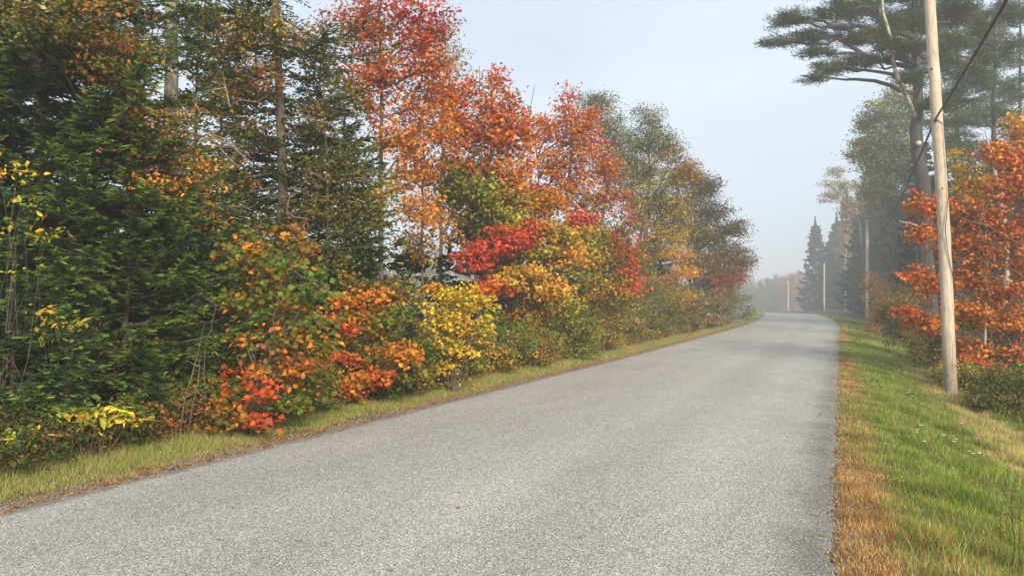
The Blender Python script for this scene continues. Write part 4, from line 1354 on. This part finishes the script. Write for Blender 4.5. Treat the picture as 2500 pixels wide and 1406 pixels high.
pine('white_pine', 'pine cut off by the top right corner, faint in the mist', 2490, 56,
     [(2440, 60, 60, 25), (2500, 30, 60, 30), (2520, 110, 50, 25), (2460, 160, 50, 25), (2540, 190, 50, 30)],
     [(2490, 400), (2490, -40)], .2, 303, dens=.8, tuft=.45, ls=.22, col2=(.12, .14, .05))
pine('white_pine', 'mid green pine just right of the near pole, behind the huge one', 2335, 54,
     [(2310, 60, 60, 30), (2360, 20, 60, 30), (2350, 110, 60, 28), (2300, 160, 50, 28), (2370, 190, 60, 30), (2310, 230, 55, 28), (2360, 280, 55, 30), (2290, 300, 45, 26), (2330, 350, 55, 30), (2270, 80, 50, 28), (2400, 90, 50, 28), (2250, 20, 50, 28), (2420, 240, 50, 30)],
     [(2338, 500), (2336, 200), (2335, -40)], .24, 305, dens=1.1, tuft=.42, ls=.20, col=(.045, .09, .03), col2=(.16, .22, .06))
GY = 'ggreen:3 yg:2 olive:1'
decid('broadleaf_tree', 'tall yellowish green tree left of the huge pine trunk, softened by mist', 'tree', 2178, 68,
      [(2190, 240, 40, 30, GY), (2150, 280, 45, 35, GY), (2210, 300, 45, 35, GY), (2120, 340, 40, 32, GY), (2170, 350, 50, 35, GY), (2215, 370, 40, 40, GY), (2140, 400, 50, 32, GY), (2190, 420, 50, 35, GY), (2110, 300, 25, 25, 'ggreen:2 dgreen:1'), (2220, 440, 30, 30, GY), (2150, 470, 55, 40, 'ggreen:2 olive:1 dolive:1'), (2200, 500, 55, 40, 'ggreen:2 dolive:1'), (2240, 260, 35, 30, GY), (2100, 380, 30, 25, GY)],
      tr=.25, group=RG, seed=304, ls=.26, per=30, rs=.62, dens=1.5)
for i, (px, d, top, R_, lab) in enumerate([
        (2238, 46, 450, 1.7, 'dark spruce just left of the huge pine trunk'),
        (2178, 84, 440, 3.4, 'tall dark spruce behind the left side of the yellowish green tree'),
        (2138, 104, 430, 4.6, 'tall dark spruce above the second pole'),
        (2290, 52, 420, 3.6, 'dark spruce between the huge pine trunk and the near pole'),
        (2350, 56, 380, 3.6, 'dark spruce directly behind the upper left of the red maple'),
        (2430, 50, 330, 3.6, 'dark spruce behind the middle of the red maple'),
        (2500, 46, 300, 3.6, 'dark spruce behind the maple at the right frame edge'),
        (2250, 66, 330, 4.4, 'tall dark spruce behind the huge pine trunk'),
        (2128, 112, 400, 5.0, 'tall misty spruce behind the pale sparse tree above the second pole'),
        (2070, 160, 470, 5.4, 'tall misty spruce rising behind the white birch'),
        (2150, 100, 340, 5.0, 'very tall misty spruce left behind the yellowish green tree'),
        (2158, 94, 500, 3.6, 'dark spruce low behind the second pole, under the yellowish green tree'),
        (2205, 76, 480, 3.2, 'dark spruce between the yellowish green tree and the huge pine trunk'),
        (2222, 60, 570, 2.6, 'low dark spruce beside the foot of the huge pine trunk'),
        (2105, 128, 460, 4.4, 'dark misty spruce just left of the second pole top'),
        (2088, 150, 495, 5.4, 'misty dark spruce right of the white birch'),
        (2046, 172, 535, 5.0, 'misty spruce left of the white birch'),
        (2026, 176, 585, 4.4, 'misty spruce behind the third pole'),
        (1993, 182, 545, 4.6, 'pointed misty spruce at the left end of the right wood')]):
    s = (d / 40) ** .9
    conifer('spruce_tree', lab, 'spruce', px, d, top_py=top, R=R_, z0=.6, group=RG, seed=310 + i, sl=.20 * s, sw=.075 * s, ls=.19 * s, gap=.5 * s ** .4,
            col=(.024, .050, .022), tip=(.065, .11, .035), tr=.18, shape=.95, rmin=.25, dens=1.1)
decid('oak_tree', 'pale sparse leaved tree leaning out above the second pole toward the road', 'tree', 2108, 96,
      [(2040, 420, 25, 16, 'pale:3 tan:1'), (2030, 480, 30, 16, 'pale:2 tan:2'), (2060, 460, 30, 22, 'pale:2 tan:1'), (2085, 500, 35, 18, 'pale:2 tan:2'), (2070, 520, 25, 14, 'tan:2 pale:1'), (2020, 450, 18, 12, 'pale'), (2100, 460, 25, 20, 'pale:2 tan:1')],
      tr=.2, group=RG, seed=330, ls=.24, per=20, rs=.5, dens=.9, path=[(2106, 640), (2098, 540), (2075, 490), (2050, 440)])
decid('birch_tree', 'white trunked birch with thin golden leaves between the spruces', 'birch', 2064, 122,
      [(2065, 570, 22, 25, 'gold:2 tan:1'), (2050, 610, 20, 30, 'gold:2 tan:1'), (2080, 620, 20, 30, 'gold:1 tan:2'), (2065, 650, 24, 25, 'tan:2 rust:1'), (2070, 590, 24, 25, 'tan:2 gold:1')],
      tr=.20, group=RG, seed=331, ls=.2, per=18, rs=.5, dens=.5, path=[(2064, 700), (2062, 650), (2066, 600), (2070, 555)], bark=M_birch, z0=.45)
decid('maple_tree', 'red and orange maple spreading behind the near pole at the right frame edge', 'maple', 2440, 20.5,
      [(2480, 310, 40, 30, 'gold:2 lorange:2'), (2440, 380, 45, 40, 'orange:3 lorange:1 red:1'), (2490, 400, 45, 50, 'orange:2 red:2'), (2400, 460, 50, 35, 'orange:2 rust:1 gold:1'), (2460, 470, 55, 45, 'red:2 deeporange:3 orange:1'),
       (2340, 520, 50, 40, 'deeporange:3 rust:2 orange:1'), (2400, 540, 60, 40, 'deeporange:2 orange:2 crimson:1'), (2480, 560, 50, 50, 'red:1 deeporange:3 crimson:1'), (2270, 500, 45, 35, 'orange:2 red:1 deeporange:1', -.4), (2260, 570, 40, 25, 'orange:3 red:1', -.4),
       (2340, 600, 60, 40, 'deeporange:3 orange:2'), (2420, 620, 60, 40, 'rust:2 deeporange:2 orange:1'), (2490, 650, 50, 50, 'deeporange:3 orange:1'), (2370, 680, 60, 38, 'orange:2 deeporange:2 rust:1'), (2280, 690, 50, 30, 'red:1 deeporange:3 orange:1', -.4), (2240, 670, 25, 20, 'red:1 orange:1', -.3),
       (2440, 720, 60, 40, 'orange:2 deeporange:2 crimson:1'), (2250, 780, 42, 13, 'red:1 deeporange:3', -.5), (2290, 800, 40, 16, 'deeporange:3 orange:1', -.5), (2215, 760, 20, 9, 'red:2 deeporange:1', -.5), (2360, 760, 60, 35, 'orange:3 deeporange:1'), (2470, 790, 60, 40, 'deeporange:2 orange:2'),
       (2370, 840, 45, 28, 'deeporange:2 orange:2'), (2340, 890, 35, 16, 'red:3 deeporange:1', -.5), (2400, 890, 40, 22, 'red:2 orange:2', -.5), (2460, 860, 50, 30, 'orange:2 red:1'), (2490, 930, 30, 22, 'red:2 orange:1')],
      tr=.05, stems=6, group=RG, seed=340, ls=.118, per=20, rs=.23, dens=.66, mute=.28, path=[(2460, 800), (2475, 550), (2480, 320)], z0=.1)
decid('birch_tree', 'arching branch tree with small yellow gold leaves just right of the near pole', 'birch', 2400, 22.5,
      [(2325, 375, 20, 14, 'gold:3 yellow:1'), (2350, 410, 28, 20, 'gold:3 yg:1'), (2375, 440, 30, 25, 'gold:2 yg:1 rust:1'), (2345, 460, 25, 22, 'yg:2 gold:1'), (2395, 480, 28, 25, 'gold:2 olive:2')],
      tr=.04, group=RG, seed=341, ls=.09, per=20, rs=.22, dens=.8, path=[(2410, 600), (2395, 460), (2350, 390)], bark=M_birch)
# dead snag in the maple
rng = np.random.RandomState(9)
b = base(2440, 23.5)
root = thing('dead_snag', 'broken pale dead trunk sticking up out of the red maple', 'dead tree', b, None)
g = Geo()
c = np.array([b - [0, 0, .1], P(2460, 700, 23.5), P(2455, 560, 23.5), P(2430, 420, 23.5), P(2405, 318, 23.5)])
t = np.linspace(0, 4, 14)
c = np.stack([np.interp(t, np.arange(5), c[:, j]) for j in range(3)], 1)
g.tube(c, np.linspace(.11, .02, 14), 8, rough=.1, rng=rng)
g.build('trunk', M_birch, root, True)
g = Geo()
g.tube(curve(c[9], c[9] + [-.7, 0, .15], rng, 5, .1), np.linspace(.02, .005, 5), 5)
g.build('branch', M_deadw, root, True)

RB = [(2225, 30, 2.2, 1.9, 'olive:2 dolive:2 rust:1', 'dull olive brown bush left of the near pole under the red boughs', .25),
      (2195, 38, 2.8, 2.2, 'brown:2 rust:2 olive:1', 'reddish brown bush beyond the olive one left of the near pole', .2),
      (2185, 52, 3.2, 2.0, 'rust:2 pink:1 olive:1', 'hazy rust coloured shrub right of the second pole', .2),
      (2200, 45, 1.4, 1.6, 'dolive:2 olive:1', 'low dark bush before the rusty shrubs on the right', .2),
      (2150, 76, 3.0, 2.6, 'dolive:2 olive:2', 'hazy dark bush just right of the second pole', .2),
      (2098, 110, 3.0, 3.5, 'dolive:2 brown:1', 'misty dark bush left of the second pole', .2),
      (2042, 165, 3.0, 4, 'dolive:2 brown:1', 'misty bush at the foot of the birch and spruces', .2),
      (2268, 24.5, 1.0, 1.6, 'olive:3 dolive:2 yg:1', 'low olive bush just behind the foot of the near pole on the left', .2),
      (2300, 27, 3.0, 2.0, 'dolive:3 rust:1', 'tall dark bush behind the near pole', .2),
      (2370, 19.0, .5, 1.5, 'olive:3 yg:2 dolive:1', 'feathery olive weeds just right of the near pole foot', .2),
      (2440, 17.4, .5, 1.7, 'olive:3 yg:1 dolive:2 brown:1', 'dark feathery weeds under the red maple', .2),
      (2500, 16.0, .6, 1.8, 'dolive:2 olive:3 brown:1', 'dark feathery weeds at the right frame edge', .2),
      (2560, 14.5, .7, 1.8, 'dolive:3 olive:1', 'dark weeds beyond the right frame edge', .2),
      (2330, 21.0, .55, 1.4, 'olive:3 dolive:1 yg:1', 'olive weeds behind the near pole foot', .2),
      (2400, 25, 1.9, 2.2, 'dolive:3 brown:1', 'dark bush behind the stems of the red maple', .2),
      (2480, 23, 1.9, 2.4, 'dolive:3 brown:1', 'dark bush behind the right side of the red maple', .2)]
for i, (px, d, h, wd, pal, lab, sp) in enumerate(RB):
    s = max(1, d / 18)
    bush(lab, px, 0, h, wd, pal, 400 + i, ls=.065 * s ** .8, rs=.15 * s ** .8, per=26, n=7, d=d, dens=1.1, group='bushes below the right wood')

# far woods in the fog beyond the crest
FW = 'far woods in the fog beyond the bend'
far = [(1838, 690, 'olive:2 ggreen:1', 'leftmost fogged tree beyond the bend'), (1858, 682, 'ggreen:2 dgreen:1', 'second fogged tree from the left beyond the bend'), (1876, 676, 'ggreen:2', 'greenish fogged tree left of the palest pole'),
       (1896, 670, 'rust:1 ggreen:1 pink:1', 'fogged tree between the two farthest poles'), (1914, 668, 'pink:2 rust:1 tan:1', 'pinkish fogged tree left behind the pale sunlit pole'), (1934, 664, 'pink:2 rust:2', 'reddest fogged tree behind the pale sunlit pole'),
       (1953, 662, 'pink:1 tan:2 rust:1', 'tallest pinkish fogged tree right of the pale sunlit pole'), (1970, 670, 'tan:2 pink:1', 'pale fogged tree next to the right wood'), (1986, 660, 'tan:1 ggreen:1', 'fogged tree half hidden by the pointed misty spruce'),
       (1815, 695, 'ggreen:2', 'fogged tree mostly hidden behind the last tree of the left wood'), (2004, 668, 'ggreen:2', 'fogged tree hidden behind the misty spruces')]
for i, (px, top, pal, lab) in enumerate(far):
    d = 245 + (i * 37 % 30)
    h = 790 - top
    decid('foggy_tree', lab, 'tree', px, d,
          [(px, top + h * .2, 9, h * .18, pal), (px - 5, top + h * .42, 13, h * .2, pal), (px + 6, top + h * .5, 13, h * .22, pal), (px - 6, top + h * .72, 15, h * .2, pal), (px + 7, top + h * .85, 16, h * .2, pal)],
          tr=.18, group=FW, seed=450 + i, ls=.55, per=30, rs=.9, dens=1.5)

# ------------------------------------------------------------------ grass
BLADE = ([(-.5, 0, 0), (.5, 0, 0), (.38, .5, .06), (-.38, .5, .06), (0, 1, .32)], [(0, 1, 2, 3), (3, 2, 4)])


def blades(g, rng, X, Y, h, wdt, col, lean=.35):
    n = len(X)
    z = zg(X, Y)
    u = X - xr(Y)
    pos = np.stack([X, Y, z - .01], 1)
    a = rng.normal(size=(n, 3)) * lean
    a[:, 2] = 1
    a = unit(a)
    x = unit(np.cross(a, rng.normal(size=(n, 3))))
    zz = np.cross(x, a)
    h = np.broadcast_to(h, (n,))[:, None] * rng.uniform(.55, 1.35, (n, 1))
    wv = np.broadcast_to(wdt, (n,))[:, None]
    g.inst(BLADE[0], BLADE[1], pos, x * wv, a * h, zz * h, np.clip(col * rng.uniform(.7, 1.3, (n, 1)), .004, .9))


def verge(side, name, bands, seed):
    rng = np.random.RandomState(seed)
    g = Geo()
    for (y0, y1, dens_, ww) in bands:
        if side > 0:
            U0, U1 = -.06, 3.3
        else:
            U0, U1 = -.10, 1.75
        n = int((U1 - U0) * (y1 - y0) * dens_)
        Y = rng.uniform(y0, y1, n)
        u = rng.uniform(U0, U1, n)
        if side > 0:
            X = u + xr(Y)
        else:
            X = -WID - u + xr(Y)
        # keep only what the photo could see
        nz = wob(X, Y, 1.6) * .5 + wob(X, Y, 4.3) * .5
        rn = rng.uniform(size=n)
        G_, LG, DRY, TAN, OL = map(np.array, ((.125, .245, .022), (.28, .42, .045), (.42, .17, .05), (.56, .46, .19), (.20, .20, .045)))
        c = np.zeros((n, 3))
        if side > 0:
            along = .35 + .65 * sstep(-.5, .3, wob(X * .3, Y * .55, 1)) 
            along = along * (1 - .9 * sstep(23, 27, Y) * sstep(36, 31, Y)) * (1 - .2 * sstep(36, 50, Y))
            pd = sstep(.52, .22, u + nz * .22) * .9 * along + .10 + sstep(9, 5, Y) * .22 * (u < 1.0)
            pt = sstep(.25, .55, 1 - abs(u - 2.25 - nz * .3) / .75) * sstep(34, 24, Y) * sstep(7, 10, Y)
            c[:] = np.where((rng.uniform(size=(n, 1)) < .35 + .2 * nz[:, None]), LG, G_)
            mixo = rng.uniform(size=n) < np.clip(.28 + .35 * (nz) + .2 * sstep(8, 5, Y), 0, .8)
            c[mixo] = OL * .6 + TAN * .4
            k = rng.uniform(size=n) < pt * .8
            c[k] = TAN
            k = rn < pd
            c[k] = DRY
            k2 = k & (rng.uniform(size=n) < .45)
            c[k2] = TAN
            thinp = np.clip(sstep(-.06, .05, u + nz * .05), .1, 1)
            h = .065 + .05 * sstep(.3, .9, u) + .05 * sstep(2.2, 3.0, u) + .02 * nz
            h = h * (.65 + .9 * sstep(0, .8, wob(X, Y, 3.1) + .4 * wob(X, Y, 8)))
            c = c * (.72 + .5 * sstep(-.5, .6, wob(X, Y, 5.3)))[:, None]
        else:
            c[:] = np.where(rng.uniform(size=(n, 1)) < .4, LG, G_)
            k = rng.uniform(size=n) < np.clip(.68 + .3 * nz, 0, 1)
            c[k] = OL * .35 + TAN * .65
            k = rng.uniform(size=n) < sstep(.50, .15, u + nz * .15) * .55
            c[k] = DRY * .8
            thinp = sstep(.16, .55, u + nz * .25)
            h = .06 + .07 * sstep(.5, 1.5, u)
        kp = rng.uniform(size=n) < thinp
        wd = ww * np.ones(n)
        blades(g, rng, X[kp], Y[kp], h[kp] * (1 + .5 * sstep(30, 80, Y[kp])), wd[kp], c[kp])
    if side > 0:
        m = 15000
        Y = rng.uniform(3.2, 24, m)
        u = rng.uniform(.25, 3.0, m)
        X = u + xr(Y)
        kp = (wob(X, Y, 2.4) + wob(X, Y, 6) * .6 + rng.normal(size=m) * .2) > .28
        X, Y = X[kp], Y[kp]
        pos = np.stack([X, Y, zg(X, Y) + rng.uniform(.02, .09, len(X))], 1)
        put_leaves(g, rng, pos, .022, pick(rng, 'green:4 dgreen:3 yg:1 olive:1', len(X)), 'simple', .75, .05)
        m = 2600
        Y = rng.uniform(3.0, 20, m)
        X = rng.uniform(.1, 3.2, m) + xr(Y)
        blades(g, rng, X, Y, .19, .0032, pick(rng, 'tan:4 pale:3 gold:1', m), .5)
    o = g.build(name, M_grass)
    o['kind'] = 'stuff'
    return o


tag(verge(1, 'grass', [(3.0, 9, 5200, .0045), (9, 18, 3200, .006), (18, 34, 1300, .010), (34, 62, 420, .02), (62, 130, 130, .045)], 501),
    'green and straw grass with a rusty brown edge on the right verge', 'grass')
tag(verge(-1, 'grass', [(1.0, 8, 3600, .005), (8, 18, 2400, .007), (18, 40, 1000, .012), (40, 70, 300, .025), (70, 125, 120, .045)], 502),
    'narrow strip of yellowing grass between the road and the left wood', 'grass')

# brown dry stalks and small weeds at the foot of the left wood, too many to count
rng = np.random.RandomState(503)
g = Geo()
n = 26000
Y = rng.uniform(1.2, 60, n) ** 1.0
v = np.abs(rng.normal(size=n)) * .8 + 1.25
X = -WID - v + xr(Y)
cols = pick(rng, 'brown:4 tan:2 olive:2 rust:2 dolive:2', n)
blades(g, rng, X, Y, .26 + .16 * rng.uniform(size=n), .006 + .0006 * Y, cols, .45)
m = 60000
Y = 1.2 + 48 * rng.uniform(0, 1, m) ** 1.4
v = np.abs(rng.normal(size=m)) * .7 + 1.35
X = -WID - v + xr(Y)
pos = np.stack([X, Y, zg(X, Y) + rng.uniform(0, .5, m)], 1)
put_leaves(g, rng, pos, .05 + .0008 * Y[:, None], pick(rng, 'brown:2 rust:2 olive:4 dgreen:3 gold:2 green:1', m), 'simple', .5)
o = g.build('ground_cover', M_leaf)
o['kind'] = 'stuff'
tag(o, 'withered weeds and stalks along the foot of the left wood', 'ground cover')
g = Geo()
n = 16000
Y = rng.uniform(4, 70, n)
u = np.abs(rng.normal(size=n)) * .9 + 2.9
X = u + xr(Y)
blades(g, rng, X, Y, .26, .007 + .0006 * Y, pick(rng, 'olive:4 dolive:3 tan:1 brown:2', n), .4)
m = 24000
Y = rng.uniform(4, 60, m)
u = np.abs(rng.normal(size=m)) * .9 + 2.9
X = u + xr(Y)
pos = np.stack([X, Y, zg(X, Y) + rng.uniform(0, .35, m)], 1)
put_leaves(g, rng, pos, .045 + .001 * Y[:, None], pick(rng, 'olive:4 dolive:4 yg:1 brown:1', m), 'simple', .5)
o = g.build('ground_cover', M_leaf)
o['kind'] = 'stuff'
tag(o, 'low olive weeds where the right verge meets the wood', 'ground cover')

# fallen leaves
g = Geo()
n = 14000
Y = rng.uniform(1, 60, n)
sidev = rng.uniform(size=n)
u = np.where(sidev < .62, -WID - np.abs(rng.normal(size=n)) * .24 - .06, -WID - rng.uniform(.2, 3.5, n))
u = np.where(sidev > .86, rng.normal(size=n) * .12 + .06, u)
X = u + xr(Y)
z = np.where((u > -WID) & (u < 0), zroad(Y) - .005, zg(X, Y) + .004)
pos = np.stack([X, Y, z + .006], 1)
put_leaves(g, rng, pos, .042, pick(rng, 'brown:5 rust:4 deeporange:1 tan:1', n), 'simple', .93, .02)
n = 150
Y = rng.uniform(3, 40, n)
u = rng.uniform(-WID, 0, n)
X = u + xr(Y)
pos = np.stack([X, Y, zroad(Y) - .002 + .05 * (1 - ((u + 3) / 3) ** 2) + .004], 1)
put_leaves(g, rng, pos, .035, pick(rng, 'brown:4 rust:2', n), 'simple', .96, .0)
n = 260
Y = 2.5 + 30 * rng.uniform(0, 1, n) ** 1.6
u = rng.uniform(-WID + .1, -.1, n)
X = u + xr(Y)
pos = np.stack([X, Y, zroad(Y) + .05 * (1 - ((u + 3) / 3) ** 2) - .003], 1)
a = unit(np.stack([rng.normal(size=n), rng.normal(size=n) * .35, np.zeros(n)], 1))
g.inst(KITE[0], KITE[1], pos, np.cross(a, [0, 0, 1.]) * rng.uniform(.004, .009, (n, 1)), a * rng.uniform(.03, .09, (n, 1)), np.repeat([[0, 0, 1.]], n, 0), np.repeat([[.035, .026, .02]], n, 0))
o = g.build('leaf_litter', M_leaf)
o['kind'] = 'stuff'
tag(o, 'fallen brown and rust leaves along the edges of the asphalt', 'fallen leaves')

g = Geo()
OCT = ([(1, 0, 0), (-1, 0, 0), (0, 1, 0), (0, -1, 0), (0, 0, .7), (0, 0, -.7)], [(0, 2, 4), (2, 1, 4), (1, 3, 4), (3, 0, 4), (2, 0, 5), (1, 2, 5), (3, 1, 5), (0, 3, 5)])
n = 16000
Y = 1.5 + 40 * rng.uniform(0, 1, n) ** 1.5
lf = rng.uniform(size=n) < .62
u = np.where(lf, -WID - .16 - np.abs(rng.normal(size=n)) * .15 + rng.normal(size=n) * .08, rng.normal(size=n) * .09 + .01)
X = u + xr(Y)
z = np.where((u > -WID) & (u < 0), zroad(Y) - .008, zg(X, Y) + .002)
r = rng.uniform(.004, .013, (n, 1)) * (1 + Y[:, None] * .02)
ax = unit(rng.normal(size=(n, 3)))
bx = unit(np.cross(ax, rng.normal(size=(n, 3))))
g.inst(OCT[0], OCT[1], np.stack([X, Y, z], 1), ax * r * 1.2, bx * r, np.cross(ax, bx) * r, pick(rng, 'tan:2 pale:1', n) * .55 + rng.uniform(.04, .22, (n, 1)))
o = g.build('gravel', M_flower)
o['kind'] = 'stuff'
tag(o, 'loose sand and gravel along both crumbling edges of the asphalt', 'gravel')

# yarrow flowers on the right verge
YW = ['topmost', 'second from the top', 'third from the top', 'fourth from the top', 'fifth from the top', 'sixth from the top', 'seventh from the top']
fl = [(2221, 967, 'topmost white flower head on the right verge'), (2213, 972, 'white flower head just left of the topmost one'), (2228, 984, 'white flower head just below the topmost pair'),
      (2228, 1003, 'white flower head alone below the top three'), (2347, 1052, 'lone white flower head at the edge of the straw coloured grass'), (2249, 1064, 'tiny white flower in the middle green, upper of a close three'),
      (2240, 1068, 'tiny white flower, left of the close three in the middle green'), (2239, 1079, 'white flower, lowest of the close three in the middle green'), (2305, 1091, 'white flower head left of the bright pair'),
      (2335, 1092, 'larger bright white flower head, upper of a pair'), (2331, 1103, 'white flower head directly under the larger bright one'), (2257, 1109, 'lone white flower head low in the green, left of all the lower ones'),
      (2367, 1124, 'white flower head, first of the lowest diagonal trio'), (2392, 1133, 'white flower head, rightmost of all'), (2376, 1140, 'lowest white flower head of the verge')]
HEAD = ([(math.cos(a) * r, math.sin(a) * r, 0) for i, a in enumerate(np.arange(8) * math.pi / 4) for r in [(.5 if i % 2 else .36)]], [tuple(range(8))])
for i, (px, py, lab) in enumerate(fl):
    p = ground_at(px, py + 12)
    root = thing('yarrow_flower', lab, 'flower', p, 'white flowers on the right verge')
    g = Geo()
    h = .16 + .02 * (i % 3)
    g.tube([p, p + [.01, 0, h * .6], p + [0, .01, h]], [.003, .0025, .002], 4, col=(.12, .2, .05))
    for j in range(5):
        a = j * 1.256
        g.tube([p + [0, .01, h * .78], p + [math.cos(a) * .022, math.sin(a) * .022 + .01, h]], .0012, 3, col=(.12, .2, .05))
    g.build('stalk', M_grass, root)
    g = Geo()
    rng = np.random.RandomState(600 + i)
    m = 34
    r = .021 * np.sqrt(rng.uniform(0, 1, m))
    a = rng.uniform(0, 6.28, m)
    pos = p + np.stack([r * np.cos(a), r * np.sin(a) + .01, h + .008 - r * .2 + rng.normal(size=m) * .002], 1)
    nz = unit(rng.normal(size=(m, 3)) * .25 + [0, -.2, 1])
    x = unit(np.cross(nz, [0, 1, .1]))
    y = np.cross(nz, x)
    s = rng.uniform(.008, .012, (m, 1))
    g.inst(HEAD[0], HEAD[1], pos, x * s, y * s, nz * s, np.repeat([[.85, .84, .78]], m, 0) * rng.uniform(.85, 1.05, (m, 1)))
    g.build('flower_head', M_flower, root)

# dried weed stalks in the lower right corner
for i, (px, py, top, lab) in enumerate([(2473, 1392, 1205, 'tallest dark dried weed stalk in the lower right corner'), (2488, 1400, 1240, 'shorter dried weed stalk at the right frame edge'), (2440, 1330, 1240, 'thin leaning dried stalk left of the corner stalks')]):
    p = ground_at(px, py)
    d = float(np.dot(p - CAMP, CR @ Vector((0, 0, -1))))
    root = thing('dried_weed', lab, 'weed', p, 'dried weed stalks in the lower right corner')
    rng = np.random.RandomState(700 + i)
    t = P(px - 3 + i * 4, top, d)
    c = curve(p - np.array([0, 0, .03]), t, rng, 8, .03)
    g = Geo()
    g.tube(c, np.linspace(.0035, .0015, 8), 5)
    for j in range(9):
        k = rng.randint(3, 8)
        e = c[k] + rng.normal(size=3) * .03 + [0, 0, .03]
        g.tube([c[k], e], .0012, 3)
    g.build('stalk', plain('dried_stalk', (.05, .03, .02)), root)
    g = Geo()
    pos = c[rng.randint(3, 8, 16)] + rng.normal(size=(16, 3)) * .022
    put_leaves(g, rng, pos, .022, pick(rng, 'brown:3 dolive:1', 16), 'simple', .3)
    g.build('foliage', M_leaf, root)

# ------------------------------------------------------------------ mist
bm = Geo()
x0, x1, y0, y1, z0, z1 = -470, 470, -75, 660, -45, 24
V = [(x0, y0, z0), (x1, y0, z0), (x1, y1, z0), (x0, y1, z0), (x0, y0, z1), (x1, y0, z1), (x1, y1, z1), (x0, y1, z1)]
bm.add(V, [(3, 2, 1, 0), (4, 5, 6, 7), (0, 1, 5, 4), (1, 2, 6, 5), (2, 3, 7, 6), (3, 0, 4, 7)])
m, n, out = mat('mist')
pv = n.nodes.new('ShaderNodeVolumePrincipled')
pv.inputs['Color'].default_value = (.97, .98, 1.0, 1)
pv.inputs['Density'].default_value = 0.0028
pv.inputs['Anisotropy'].default_value = 0.25
n.links.new(pv.outputs[0], out.inputs['Volume'])
o = bm.build('haze', m)
o['kind'] = 'stuff'
tag(o, 'pale morning mist thickening with distance along the road', 'mist')
